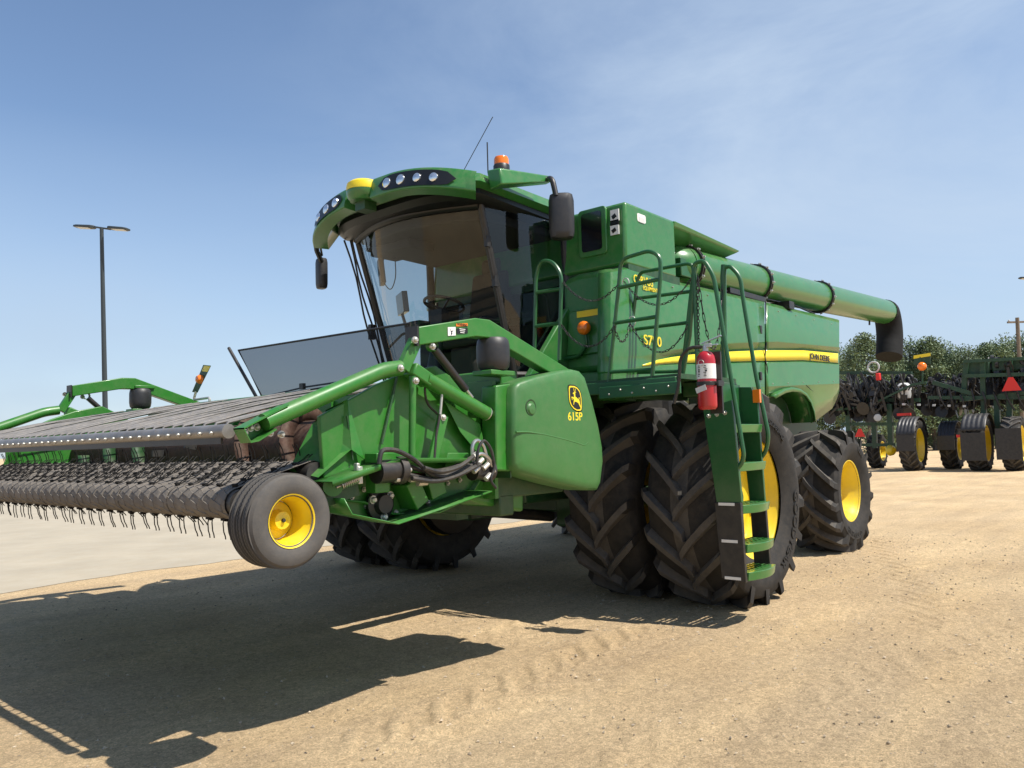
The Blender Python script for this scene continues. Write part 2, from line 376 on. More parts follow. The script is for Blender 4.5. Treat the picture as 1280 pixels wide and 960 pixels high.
# loose stones
def stones(name, count, mtl, r0, r1, label):
    b_ = MB(); base = [(1, 0, 0), (-.5, .87, 0), (-.5, -.87, 0), (0, 0, .9), (0, 0, -.6)]
    fs = [[0, 1, 3], [1, 2, 3], [2, 0, 3], [1, 0, 4], [2, 1, 4], [0, 2, 4]]
    for i in range(count):
        x = rng.uniform(-6, 6.9); y = rng.uniform(-3.5, 6.4); r = r0+(r1-r0)*rng.random()**5
        a = rng.uniform(0, 6.28); c, s_ = math.cos(a), math.sin(a); k = rng.uniform(.6, 1.3, 3)
        b_.add([(x+r*(c*p[0]*k[0]-s_*p[1]*k[1]), y+r*(s_*p[0]*k[0]+c*p[1]*k[1]), .003+r*p[2]*k[2]*.7) for p in base], fs)
    o = b_.build(name, mtl, ang=80); tag(o, label, 'gravel', kind='stuff')
stones('loose_stones', 26000, 'pebble', .002, .015, 'small pale loose stones scattered over the packed sandy yard')
stones('dark_stones', 500, 'pebble_dark', .003, .013, 'small dark loose stones scattered over the packed sandy yard')

# ------------------------------------------------------------------ tyres and wheels
def tyre_mesh(Rt, wd, rim, nl, vdir, lug=.05, name='tyre'):
    """lugged tractor tyre, axis Y, centred; vdir +1: chevron middle leads downwards at the front"""
    b_ = MB(); hw = wd/2; Rb = Rt-lug
    def rbase(y): return Rb-.055*(abs(y)/hw)**3
    side = [(rim+.0, hw*.80), (rim+.028, hw*.86), (rim+.05, hw*.89), (rim+.10, hw*.965), (rim+(Rb-rim)*.5, hw*1.02), (rim+(Rb-rim)*.68, hw*1.015), (Rb-.10, hw*.985), (Rb-.06, hw*.96)]
    prof = [(r, -y) for r, y in side]+[(rbase(y), y) for y in np.linspace(-hw*.92, hw*.92, 9)]+side[::-1]
    b_.lathe(prof, (0, 0, 0), (0, 1, 0), 72)
    n_side = len(b_.f)
    # lugs
    def lugs(sgn, ph):
        for i in range(nl):
            t0 = 2*math.pi*(i+ph)/nl; K = 9; rows = []
            for k in range(K):
                u = k/(K-1)                     # 0 middle .. 1 shoulder
                y = sgn*(-.03+u*(hw*1.02+.03)); sweep = (.36*u**.85)*(wd/.60)*(.93/Rt)
                dth = .5*((.062+.024*(1-u))/Rt)*(1.0+.3*u); th = t0+vdir*sweep
                top = Rt-.012*u**2
                bs = rbase(y)-.015
                if k == K-1: top = Rt-.045; bs = Rb-.14; y = sgn*hw*1.0
                tw = dth*.8
                rows.append([(bs, th-dth*1.35, y), (top, th-tw, y), (top, th+tw, y), (bs, th+dth*1.35, y)])
            # drop wall at the shoulder
            yb = sgn*(hw*1.012); dd = .5*.085/Rt; th = t0+vdir*(.36*(wd/.60)*(.93/Rt)+.03)
            rows.append([(Rb-.16, th-dd*.9, yb), (Rb-.11, th-dd*.7, yb), (Rb-.11, th+dd*.7, yb), (Rb-.16, th+dd*.9, yb)])
            P = [[(r*math.cos(t), y, r*math.sin(t)) for r, t, y in row] for row in rows]
            vs = [p for row in P for p in row]; fs = [[0, 1, 2, 3]]
            for a in range(len(P)-1):
                for c in range(3): fs.append([a*4+c, a*4+c+1, a*4+4+c+1, a*4+4+c])
            z = 4*(len(P)-1); fs.append([z+3, z+2, z+1, z])
            b_.add(vs, fs)
    lugs(1, 0); lugs(-1, .5)
    me = b_.mesh(name, 'rubber', ang=32)
    me.materials.append(M['lug_rubber'])
    # lug material for everything after the carcass
    for p in me.polygons:
        c = p.center
        if math.hypot(c.x, c.z) > Rb-.002 and abs(c.y) < hw: p.material_index = 1
    return me
def bend_text(s, size, r, yv, a0, parent, loc, name='sidewall_lettering', sx=1.0, sgn=1):
    vs, fs = textmesh(s, size, .004)
    # upright at the top of the wheel when read from +Y: x -> clockwise seen from +Y
    pts = []
    for x, y, z in vs:
        th = a0+sgn*x*sx/r; rr = r+y
        pts.append((loc[0]+rr*math.cos(th), loc[1]+yv+z, loc[2]+rr*math.sin(th)))
    return MB().add(pts, fs).build(name, 'letter_rubber', parent, fix=True)
def rim_part(kind, rr, hw, disc, c):
    b_ = MB()
    if kind == 'rim':
        b_.lathe([(rr+.035, hw), (rr+.03, hw+.012), (rr+.008, hw+.012), (rr-.004, hw-.01), (rr-.015, hw-.05), (rr-.055, hw-.10), (rr-.06, disc+.02), (rr-.075, disc), (rr-.075, disc-.03),
                  (rr-.05, -hw+.06), (rr-.005, -hw), (rr+.03, -hw), (rr+.03, -hw+.02), (rr, hw-.03)], c, (0, 1, 0), 56, closed=True)
    else:
        b_.lathe([(0, disc+.0), (.10, disc), (.16, disc+.005), (.20, disc+.03), (.24, disc+.035), (rr*.62, disc+.03), (rr*.72, disc+.0), (rr-.07, disc-.005), (rr-.07, disc-.022), (.12, disc-.02), (0, disc-.02)], c, (0, 1, 0), 48)
    return b_

comb = empty('combine_harvester', (-1.8, 0, 0), 'green combine harvester with dual front tyres, yellow rims and swung back unloading auger', 'combine')
RF, ZF, WF = .965, .925, .69
RR, ZR, WR = .785, .752, .68
YO, YI, WB = 2.385, 1.545, -3.76
tyF = tyre_mesh(RF, WF, .533, 17, 1, lug=.066); tyR = tyre_mesh(RR, WR, .37, 16, -1, lug=.064)
boltm = MB().lathe([(0, .022), (.010, .022), (.014, .016), (.014, 0), (.02, 0), (.02, -.01)], (0, 0, 0), (0, 1, 0), 6).mesh('bolt', 'zinc')
def wheel(x, y, z, sgn, tm, rr, hw, disc, words, ht):
    o = MB(); o = rim_part('disc', rr, hw, disc, (0, 0, 0)); me = o.mesh('wheel', 'yellow')
    wv = inst('wheel', me, (x, y, z), comb, scale=(1, sgn, 1))
    t = bpy.data.objects.new('tyre', tm); COL.objects.link(t); t.parent = wv; t.rotation_euler = (0, random.uniform(0, .3), 0)
    rm = bpy.data.objects.new('rim', rim_part('rim', rr, hw, disc, (0, 0, 0)).mesh('rim', 'yellow')); COL.objects.link(rm); rm.parent = wv
    for i in range(10):
        a = 2*math.pi*i/10; bo = bpy.data.objects.new('wheel_bolt', boltm); COL.objects.link(bo); bo.parent = wv; bo.location = (.14*math.cos(a), disc+.012, .14*math.sin(a))
    if words:
        hub = MB().lathe([(0, .09), (.06, .09), (.085, .075), (.09, 0)], (0, disc, 0), (0, 1, 0), 20)
        h = bpy.data.objects.new('hub_cap', hub.mesh('hub_cap', 'yellow')); COL.objects.link(h); h.parent = wv
    for s_, size, r, a0, k in words:
        vs, fs = textmesh(s_, size, .004); pts = []
        for px_, py_, pz_ in vs:
            th = a0+px_*k/r; rr2 = r+py_; pts.append((rr2*math.cos(th), ht(rr2)+pz_, rr2*math.sin(th)))
        lt = bpy.data.objects.new('sidewall_lettering', MB().add(pts, fs).mesh('sidewall_lettering', 'letter_rubber')); COL.objects.link(lt); lt.parent = wv
    return wv
fw = lambda r: WF/2*1.021; rw = lambda r: WR/2*1.021
# letters run clockwise seen from the left side: increasing angle (X->Z) is counter-clockwise there mirrored
wheel(0, YO, ZF, 1, tyF, .533, .235, .02, [('GOODYEAR', .115, .70, R(211), 1.3), ('GOODYEAR', .115, .70, R(31), 1.3), ('520/85R42', .07, .70, R(118), 1.2)], fw)
wheel(0, YI, ZF, 1, tyF, .533, .10, -.2, [], fw)
wheel(0, -YO, ZF, -1, tyF, .533, .235, .02, [], fw)
wheel(0, -YI, ZF, -1, tyF, .533, .235, -.12, [], fw)
wheel(WB, 2.25-.30, ZR, 1, tyR, .372, .275, .06, [('1000', .085, .55, R(118), 1.25), ('GOODYEAR', .075, .55, R(-80), 1.25)], rw)
wheel(WB, -2.25+.30, ZR, -1, tyR, .372, .275, .06, [], rw)

for s_ in (-1, 1):
    MB().lathe([(0, .16), (.16, .16), (.20, .12), (.30, .10), (.50, .06), (.52, 0), (.52, -.04), (0, -.06)], (0, s_*(YI-.36), ZF), (0, -s_, 0), 32).build('drive_shade_cover', 'black_trim', comb)  # drive housing disc over the rim, coloured black for the deep shade there
# ------------------------------------------------------------------ body
def poly_at(pts, **k): return [at(x, y, **k) for x, y in pts]
# core of the machine behind the panels
b_ = MB(); b_.box((-2.6, 0, 2.2), (4.6, 2.9, 1.5)); b_.box((-.2, 0, 1.55), (1.3, 2.1, .9)); b_.box((-4.6, 0, 1.75), (1.0, 2.2, .9)); b_.build('chassis', 'green_dark', comb, bev=.03)
b_ = MB(); b_.box((0, 0, ZF), (.34, 2.6, .36)); b_.box((0, .72, ZF), (.55, .22, .62)); b_.box((0, -.72, ZF), (.55, .22, .62)); b_.box((.05, 1.15, ZF), (.4, .12, .4)); b_.box((.05, -1.15, ZF), (.4, .12, .4))
b_.tube([(0, -2.5, ZF), (0, 2.5, ZF)], .10, 14); b_.build('front_axle', 'green_dark', comb, bev=.02)
b_ = MB(); b_.box((WB, 0, ZR+.05), (.22, 3.2, .24)); b_.box((WB, 0, 1.15), (.5, .5, .6)); b_.box((WB, 1.55, ZR), (.2, .16, .5)); b_.box((WB, -1.55, ZR), (.2, .16, .5)); b_.build('rear_axle', 'green_dark', comb, bev=.02)
b_ = MB(); b_.box((.55, .75, 1.35), (.9, .14, .9)); b_.box((.55, -.75, 1.35), (.9, .14, .9)); b_.box((1.0, 0, 1.75), (.2, 2.2, .34)); b_.build('front_frame', 'green_dark', comb, bev=.015)

# side shields built from stations along the side: rows from the top edge down
cols = [766, 784, 803, 822, 840, 866, 891, 920, 950, 980, 1004, 1027, 1048]
def itp(x, pts): return float(np.interp(x, [p[0] for p in pts], [p[1] for p in pts]))
topl = [(766, 337), (785, 333), (838, 351), (945, 375.5), (1048, 400)]
cre = [(766, 447), (803, 446), (822, 442), (850, 436), (910, 429), (971, 427), (1048, 434)]
st1 = [(766, 462), (803, 456), (822, 450), (840, 446.5), (866, 443), (891, 440.6), (950, 438), (1004, 438), (1048, 442)]
st2 = [(766, 463), (803, 458), (822, 455.2), (840, 454), (891, 452.3), (950, 451), (1004, 450), (1048, 453.5)]
lowc = [(766, 488), (840, 488), (960, 484), (1048, 480.5)]
bot = [(766, 500), (905, 505), (955, 502), (960, 498), (970, 491.5), (982, 488), (997, 491), (1006, 500), (1011, 514), (1013, 528), (1014, 529), (1018, 527), (1030, 518), (1041, 509.5), (1046, 498), (1048, 489)]
def side(x):
    f = max(0, min(1, (x-800)/60)); rows = []
    t, c, a, b2, lo, bo = (itp(x, k) for k in (topl, cre, st1, st2, lowc, bot))
    rows.append((t, 1.66)); rows.append((t+3.5, 1.715)); rows.append((t+(c-t)*.5, 1.765)); rows.append((c-1.5, 1.79)); rows.append((c, 1.788)); rows.append((c+(a-c)*.88, 1.788-.07*f)); rows.append((a, 1.788-.05*f))
    rows.append((b2, 1.788-.045*f)); rows.append((b2+1.3, 1.788-.062*f)); rows.append((b2+3, 1.78-.02*f)); rows.append((lo-1, 1.77)); rows.append((lo, 1.765))
    rows.append((lo+(bo-lo)*.5, 1.765-.025)); rows.append((bo, 1.765-.055))
    return [at(x, y, Y=yy) for y, yy in rows]
xa = [766, 784, 803, 822, 840, 866, 891, 920, 945, 955.3]; xb = [957.2, 961, 966, 972, 980, 988, 996, 1003, 1008, 1012, 1014, 1020, 1030, 1040, 1046, 1048.5]
def side_panel(xs_, front):
    G = [side(x) for x in xs_]; b_ = MB()
    if front:      # round the front corner
        p0 = G[0]; G = [[np.array([p[0]+.045, p[1]-.13, p[2]]) for p in p0], [np.array([p[0]+.04, p[1]-.05, p[2]]) for p in p0], [np.array([p[0]+.02, p[1]-.012, p[2]]) for p in p0]]+G
    else:          # tail turned inwards
        p0 = G[-1]; G = G+[[np.array([p[0]-.05, p[1]-.03, p[2]]) for p in p0], [np.array([p[0]-.08, p[1]-.12, p[2]]) for p in p0], [np.array([p[0]-.10, p[1]-.9, p[2]]) for p in p0]]
    b_.grid(G); return b_
for xs_, fr in ((xa, True), (xb, False)):
    sp = side_panel(xs_, fr).build('side_panel', 'green', comb, solid=.012, ang=25)
    if fr: continue
    mir = bpy.data.objects.new('side_panel', sp.data); COL.objects.link(mir); mir.parent = comb; mir.scale = (1, -1, 1)
# fasteners and latches along the side shields
for x, y, Y in [(775+k*22, itp(775+k*22, topl)+7, 1.735) for k in range(13)]+[(790+k*26, itp(790+k*26, lowc)-4, 1.775) for k in range(6)]+[(966+k*19, itp(966+k*19, lowc)-4, 1.775) for k in range(5)]:
    inst('panel_fastener', boltm, at(x, y, Y=Y), comb, scale=(.45, .45, .45))
for x, y in ((951, 412), (951, 470)): MB().box(at(x, y, Y=1.782), (.05, .02, .10)).build('panel_latch', 'black', comb, bev=.006)
# yellow stripe and lettering
G = []
for x in [803, 812, 822, 831, 840, 853, 866, 880, 891, 905, 920, 935, 950, 965, 980, 992, 1004, 1015, 1027, 1040, 1047.5]:
    a, b2 = itp(x, st1), itp(x, st2); f = max(0, min(1, (x-800)/60))
    G.append([at(x, a, Y=1.788-.05*f+.008), at(x, b2, Y=1.788-.045*f+.008)])
stripe = MB().grid(G).build('side_stripe', 'decal_yellow', comb, solid=.004)
p = at(1025, 447.2, Y=1.756); text('stripe_lettering', 'JOHN DEERE', .118, (p[0], 1.7575, p[2]), LX, (0.02, 0, 1), 'black_decal', comb, sx=1.12)
p = at(814, 427, Y=1.786); text('model_lettering', 'S790', .135, (p[0], 1.803, p[2]), LX, LY, 'decal_yellow', comb, sx=1.25)
p = at(803, 353, Y=1.73); text('badge_lettering', 'CERVUS', .11, (p[0], 1.742, p[2]+.01), LX, LY, 'decal_yellow', comb, sx=.9)
p = at(812, 362, Y=1.74); text('badge_lettering', 'EQUIPMENT', .055, (p[0], 1.75, p[2]), LX, LY, 'decal_yellow', comb, sx=.9)
b_ = MB(); b_.tube([at(957, 377, Y=1.735), at(958, 430, Y=1.79), at(956, 446, Y=1.75), at(959, 460, Y=1.775), at(958, 497, Y=1.72)], .008, 6); b_.build('panel_gap_seal', 'black', comb)
b_ = MB(); b_.tube([at(1008, 481.5, Y=1.775), at(1022, 495, Y=1.745), at(1038, 503, Y=1.70)], .006, 6); b_.build('access_door_seam', 'green_dark', comb)
# flared rear fender
arch = [(961, 497), (966, 493.5), (974, 489), (983, 487), (993, 488.5), (1001, 494), (1007, 503), (1011, 515), (1013, 528)]
G = []
for x, y in arch:
    q0 = at(x, y, Y=1.705); cxz = at(985, 530, Y=1.705); d = (q0-cxz); d /= np.linalg.norm(d)
    G.append([q0-d*.02+np.array([0, -.25, 0]), q0, q0+d*.035+np.array([0, .03, 0]), q0+d*.02+np.array([0, .07, 0]), q0-d*.03+np.array([0, .08, 0])])
MB().grid(G).build('rear_fender', 'green', comb, solid=.012)
# front shield beside the cab with marker lamp
b_ = MB(); b_.prism([(1.0, 2.12), (1.70, 2.12), (1.70, 3.05), (1.55, 3.10), (1.2, 3.11), (1.0, 3.07)], .12, .57, 'X'); b_.build('front_shield', 'green', comb, bev=.07, segs=4)
b_ = MB(); b_.prism([(.9, 1.98), (1.78, 1.98), (1.78, 2.10), (.9, 2.14)], .45, .66, 'X'); b_.build('shield_sill', 'green', comb, bev=.015)
b_ = MB(); b_.prism([(1.05, 2.30), (1.50, 2.30), (1.56, 2.74), (1.10, 2.74)], .568, .60, 'X'); b_.build('lamp_panel', 'green', comb, bev=.015)
c1, c2 = at(721, 387, X=.604), at(757, 395, X=.604); b_ = MB(); b_.box((.604, (c1[1]+c2[1])/2, (c1[2]+c2[2])/2), (.006, abs(c2[1]-c1[1]), .06)); b_.build('reflector_strip', 'decal_yellow', comb)
c = at(730, 410, X=.66); b_ = MB(); b_.lathe([(0, .05), (.03, .048), (.055, .035), (.066, .015), (.066, -.01), (.05, -.05), (0, -.06)], c, (1, .25, 0), 20); b_.build('amber_lamp', 'amber', comb)
b_ = MB(); b_.tube([c+np.array([-.02, 0, -.06]), c+np.array([-.02, .02, -.16]), c+np.array([-.04, -.1, -.26]), c+np.array([-.04, -.35, -.27])], .016, 8, fil=.05); b_.build('lamp_bracket', 'green_rail', comb)

# grain tank with folded covers
b_ = MB(); tk = [(.50, 1.71), (.50, -.86), (.1, -1.45), (-.47, -1.71), (-.47, 1.71)]
b_.hexa([(x, y, 3.12) for x, y in tk], [(x-(.03 if x > 0 else 0), y, 3.735 if x > 0 else 3.725) for x, y in tk])
b_.build('grain_tank', 'green', comb, bev=.03)
b_ = MB(); b_.box((-1.25, 0, 3.3), (1.56, 2.5, .66)); b_.box((-.52, 0, 3.3), (.1, 3.2, .5)); b_.build('tank_wall', 'green_dark', comb)
b_ = MB(); b_.hexa([(-.46, 1.2, 3.45), (-1.6, 1.2, 3.40), (-1.95, 1.70, 3.635), (-.46, 1.70, 3.665)], [(-.46, 1.2, 3.72), (-1.9, 1.2, 3.66), (-2.0, 1.715, 3.662), (-.46, 1.715, 3.724)])
b_.hexa([(-.46, -1.2, 3.45), (-1.6, -1.2, 3.40), (-1.95, -1.70, 3.635), (-.46, -1.70, 3.665)], [(-.46, -1.2, 3.72), (-1.9, -1.2, 3.66), (-2.0, -1.715, 3.662), (-.46, -1.715, 3.724)])
b_.box((-1.2, 0, 3.66), (1.48, 2.4, .1)); b_.build('tank_cover', 'green', comb, bev=.01)
b_ = MB(); b_.prism([(-.85, 3.04), (1.72, 3.04), (1.72, 3.13), (-.85, 3.13)], -.5, .47, 'X'); b_.build('tank_joint', 'green_dark', comb)
q1, q2 = at(726, 268, X=.505), at(757, 313, X=.505)
def rrect(y0, y1, z0, z1, r, n=5):
    P = []
    for cy_, cz_, a0 in ((y1-r, z1-r, 0), (y0+r, z1-r, 90), (y0+r, z0+r, 180), (y1-r, z0+r, 270)):
        for k in range(n+1): a = R(a0+90*k/n); P.append((cy_+r*math.cos(a), cz_+r*math.sin(a)))
    return P
b_ = MB(); b_.prism(rrect(q1[1]-.03, q2[1]+.02, q2[2]-.03, q1[2]+.03, .04), .48, .515, 'X'); wf = b_.build('tank_window', 'green', comb, bev=.006)
b_ = MB(); b_.prism(rrect(q1[1]+.01, q2[1]-.03, q2[2]+.02, q1[2]-.01, .03), .50, .521, 'X'); b_.build('window_pane', 'screen_dark', wf)
for (x0, y0, x1, y1, mt) in ((762, 263, 773, 275, 'white_decal'), (762, 276, 773, 280, 'black_decal'), (762, 281, 773, 292, 'white_decal')):
    a, c = at(x0, y0, X=.51), at(x1, y1, X=.51); xx = .497
    b_ = MB(); b_.box((xx, (a[1]+c[1])/2, (a[2]+c[2])/2), (.012, c[1]-a[1], a[2]-c[2])); d_ = b_.build('safety_decal', mt, comb)
    if mt == 'white_decal': MB().box((xx+.007, (a[1]+c[1])/2-.005, (a[2]+c[2])/2-.01), (.003, (c[1]-a[1])*.5, (a[2]-c[2])*.35), Euler((.5, 0, 0)).to_matrix()).build('decal_pictogram', 'black_decal', d_)
a, c = at(796, 266, Y=1.71), at(807, 280, Y=1.71); b_ = MB(); b_.prism(rrect(c[0], a[0], c[2], a[2], .02), 1.705, 1.714); d_ = b_.build('safety_decal', 'white_decal', comb)
MB().box(((a[0]+c[0])/2, 1.7155, (a[2]+c[2])/2-.02), (.10, .003, .05)).build('decal_pictogram', 'poly_white', d_)

# unloading auger
V0 = lambda p: Vector((float(p[0]), float(p[1]), float(p[2])))
A0, A1 = V0(at(850, 333, Y=1.50)), V0(at(1106, 390, Y=1.54)); ad_ = (A1-A0).normalized()
b_ = MB(); b_.tube([A0, A1], .213, 28); tubeo = b_.build('unloading_auger_tube', 'green', comb)
for px_ in (858, 944, 1022): # clamp rings
    t = (at(px_, itp(px_, [(858, 325), (944, 346), (1022, 366)]), Y=1.52)[0]-A0.x)/ad_.x; c = A0+ad_*t
    b_ = MB(); b_.lathe([(.21, -.03), (.24, -.028), (.24, -.012), (.218, -.008), (.218, .008), (.24, .012), (.24, .028), (.21, .03)], c, ad_, 28); rg = b_.build('clamp_ring', 'black', comb)
    for k in range(14):
        a = 2*math.pi*k/14; x = ad_.orthogonal().normalized(); y = ad_.cross(x); pc = c+(x*math.cos(a)+y*math.sin(a))*.243
        inst('clamp_bolt', boltm, pc, rg)
b_ = MB(); b_.tube([A0+Vector((.1, -.8, .06)), A0+Vector((.12, -.3, .03)), A0+Vector((.06, -.02, 0)), A0+ad_*.2], .222, 22, fil=.2); b_.build('auger_elbow', 'green', comb)
b_ = MB(); b_.lathe([(.2, -.05), (.235, -.05), (.235, .05), (.2, .05)], A0+Vector((.06, -.14, .01)), (.1, 1, -.2), 24); b_.box(A0+Vector((.08, .1, -.06)), (.34, .10, .20)); b_.build('elbow_flange', 'green_rail', comb, bev=.01)
b_ = MB(); b_.tube([A1-ad_*.05, A1+ad_*.12, A1+Vector((-.10, 0, -.42)), A1+Vector((-.04, 0, -.80))], [.2]*18, 20) if False else b_.tube([A1-ad_*.04, A1+ad_*.10, A1+Vector((-.20, 0, -.19)), A1+Vector((-.21, 0, -.46)), A1+Vector((-.08, 0, -.80))], .222, 22, fil=.14)
b_.build('spout', 'spout_rubber', comb)
b_ = MB(); b_.tube([(-1.6, 1.62, 3.16), (-2.6, 1.62, 3.2), (-3.9, 1.6, 3.24), (-4.6, 1.6, 3.2)], .012, 6); b_.box((-2.3, 1.6, 3.18), (1.0, .12, .06)); b_.box((-3.4, 1.6, 3.17), (.16, .3, .10)); b_.build('auger_cradle', 'black', comb)
b_ = MB(); b_.tube([A1+Vector((.9, 0, -.2)), A1+Vector((.92, 0, -.32))], .015, 6); b_.build('auger_hook', 'black', comb)

# ------------------------------------------------------------------ cab
ZT, ZB = 3.64, 2.12
def wind(u, v):
    """windscreen: u -1 (right) .. 1 (left), v 0 bottom .. 1 top"""
    y = u*(.82+.05*v); x = 1.14+.46*v+.42*math.cos(u*1.2)-.15
    return (x, y, ZB+(ZT-ZB)*v)
NW = 17
G = [[wind(-1+2*i/(NW-1), j/8) for j in range(9)] for i in range(NW)]
MB().grid(G).build('windscreen', 'cab_glass', comb, ang=80)
def sidep(s, u, v):
    """side glass: u 0 at the front pillar .. 1 rear"""
    p = Vector(wind(s, v)); q = Vector((.42+.05*v, s*.98, ZB+(ZT-ZB)*v)); r = p.lerp(q, u); r.y += s*.05*math.sin(math.pi*u); return tuple(r)
for s_, mt in ((1, 'door_glass'), (-1, 'cab_glass')):
    G = [[sidep(s_, .03+.95*i/8, j/6) for j in range(7)] for i in range(9)]
    MB().grid(G).build('door_pane' if s_ == 1 else 'side_pane', mt, comb, ang=80)
b_ = MB(); b_.grid([[(.44, -.55+1.1*i/4, 2.7+.9*j/3) for j in range(4)] for i in range(5)]); b_.build('rear_pane', 'cab_glass', comb)
for s_ in (-1, 1):   # front pillars, seals, rear posts
    P = [Vector(wind(s_, v))+Vector((-.01, s_*.012, 0)) for v in (-.05, .15, .3, .45, .6, .75, .9, 1.05)]
    MB().tube(P, .034, 10).build('front_pillar', 'black', comb)
    P = [Vector(sidep(s_, 1, v)) for v in (-.1, .25, .5, .75, 1.05)]
    MB().tube(P, .045, 10).build('rear_post', 'black', comb)
    MB().tube([Vector(sidep(s_, u, .0)) for u in (0, .25, .5, .75, 1)], .03, 8).build('door_sill', 'black', comb)
MB().tube([wind(-1+2*i/12, 1.0) for i in range(13)], .045, 10).build('upper_seal', 'black_trim', comb)
MB().tube([wind(-1+2*i/12, 0.0) for i in range(13)], .03, 10).build('lower_seal', 'black', comb)
b_ = MB(); b_.box((.85, 0, 2.05), (1.0, 1.62, .16)); b_.prism([(x, y) for x, y, z in [wind(-1+2*i/12, 0) for i in range(13)]]+[(.45, .82), (.45, -.82)], 1.98, 2.10, 'Z'); b_.build('cab_floor', 'black_plastic', comb)
b_ = MB(); b_.box((.38, 0, 2.35), (.06, 1.9, .75)); b_.box((.38, .76, 3.1), (.06, .4, 1.1)); b_.box((.38, -.76, 3.1), (.06, .4, 1.1)); b_.build('rear_wall', 'liner', comb, bev=.02)
b_ = MB(); b_.prism([(x-.06, y*.95) for x, y, z in [wind(-1+2*i/12, 1) for i in range(13)]]+[(.45, .9), (.45, -.9)], 3.52, 3.68, 'Z'); b_.box((1.45, -.35, 3.47), (.35, .6, .10)); b_.build('headliner', 'liner', comb, bev=.02)
# interior
b_ = MB(); b_.box((.80, 0, 2.55), (.50, .52, .16)); b_.box((.52, 0, 2.95), (.16, .50, .72), Euler((0, -.15, 0)).to_matrix()); b_.box((.47, 0, 3.38), (.10, .28, .18)); b_.box((.8, 0, 2.3), (.36, .36, .4)); b_.build('driver_seat', 'seat_cloth', comb, bev=.05, segs=3)
b_ = MB(); b_.box((.95, -.42, 2.72), (.62, .2, .10)); b_.box((.85, .36, 2.72), (.4, .09, .06)); b_.box((.78, -.46, 2.4), (.5, .24, .6)); b_.build('armrest', 'black_plastic', comb, bev=.025)
b_ = MB(); b_.tube([(1.42, .02, 2.12), (1.26, .02, 2.82)], [.07, .045], 12); b_.box((1.30, .02, 2.74), (.10, .16, .16)); st_ = b_.build('steering_column', 'black_plastic', comb)
b_ = MB(); c = Vector((1.235, .02, 2.88)); nn = Vector((-.30, 0, 1)).normalized(); x_ = Vector((0, 1, 0)); y_ = nn.cross(x_)
b_.tube([c+(x_*math.cos(2*math.pi*k/28)+y_*math.sin(2*math.pi*k/28))*.20 for k in range(28)], .016, 8, closed=True)
for k in range(3): a = R(90+120*k); b_.tube([c-nn*.05, c+(x_*math.cos(a)+y_*math.sin(a))*.19], .012, 6)
b_.build('steering_wheel', 'black', st_)
b_ = MB(); b_.box((1.22, -.62, 2.98), (.06, .30, .22), Euler((0, .1, -.5)).to_matrix()); b_.tube([(1.2, -.66, 2.9), (1.15, -.55, 2.5)], .018, 8); b_.build('display_monitor', 'screen_dark', comb, bev=.012)
b_ = MB(); b_.box((1.5, -.62, 3.28), (.05, .20, .26), Euler((0, .1, -.6)).to_matrix()); b_.tube([(1.5, -.6, 3.40), (1.42, -.6, 3.55)], .015, 8); b_.tube([(1.5, -.62, 3.2), (1.48, -.5, 3.05), (1.45, -.45, 3.2), (1.42, -.5, 3.5)], .006, 6, fil=.1); b_.build('roof_monitor', 'black_plastic', comb, bev=.01)
b_ = MB(); b_.tube([(1.3, -.78, 2.5), (1.0, -.85, 2.72), (.6, -.9, 2.72)], .014, 8, fil=.1); b_.build('grab_handle', 'green_rail', comb)
b_ = MB(); b_.tube([at(667, 408, Y=.86), at(667, 372, Y=.86), at(672, 366, Y=.86), at(680, 366, Y=.86), at(684, 372, Y=.86), at(688, 408, Y=.86)], .012, 8); b_.build('door_handle', 'black', comb)
# lower front of the cab and step beside it
b_ = MB(); b_.prism([(.42, 1.55), (1.15, 1.62), (1.45, 1.95), (1.42, 2.06), (.42, 2.06)], -.78, .78); b_.build('cab_base', 'black_plastic', comb, bev=.03)
b_ = MB(); b_.hexa([(1.12, .93, 2.08), (.52, .98, 2.08), (.5, 1.02, 2.75), (.58, 1.02, 2.78)], [(1.12, 1.0, 2.08), (.52, 1.05, 2.08), (.5, 1.08, 2.75), (.58, 1.08, 2.78)]); b_.build('door_lower_panel', 'green', comb, bev=.012)
# wiper and hoses on the pillars
b_ = MB(); b_.tube([Vector(wind(1, v))+Vector((.05, .05, 0)) for v in (.12, .3, .5, .7, .86)], .012, 6)
for v in (.2, .55, .78): b_.box(Vector(wind(1, v))+Vector((.04, .05, 0)), (.05, .04, .10))
b_.build('wiper', 'black', comb)
b_ = MB()
for k, dx in enumerate((.03, .06, .10)): b_.tube([Vector(wind(-1, v))+Vector((dx+.02*math.sin(v*9+k*2), -.05-.02*k, 0)) for v in (.0, .12, .25, .38, .5, .62, .75, .88, 1.0)], .011, 6)
b_.box(Vector(wind(-1, .38))+Vector((.06, -.1, 0)), (.06, .05, .16)); b_.build('cable_bundle', 'black', comb)

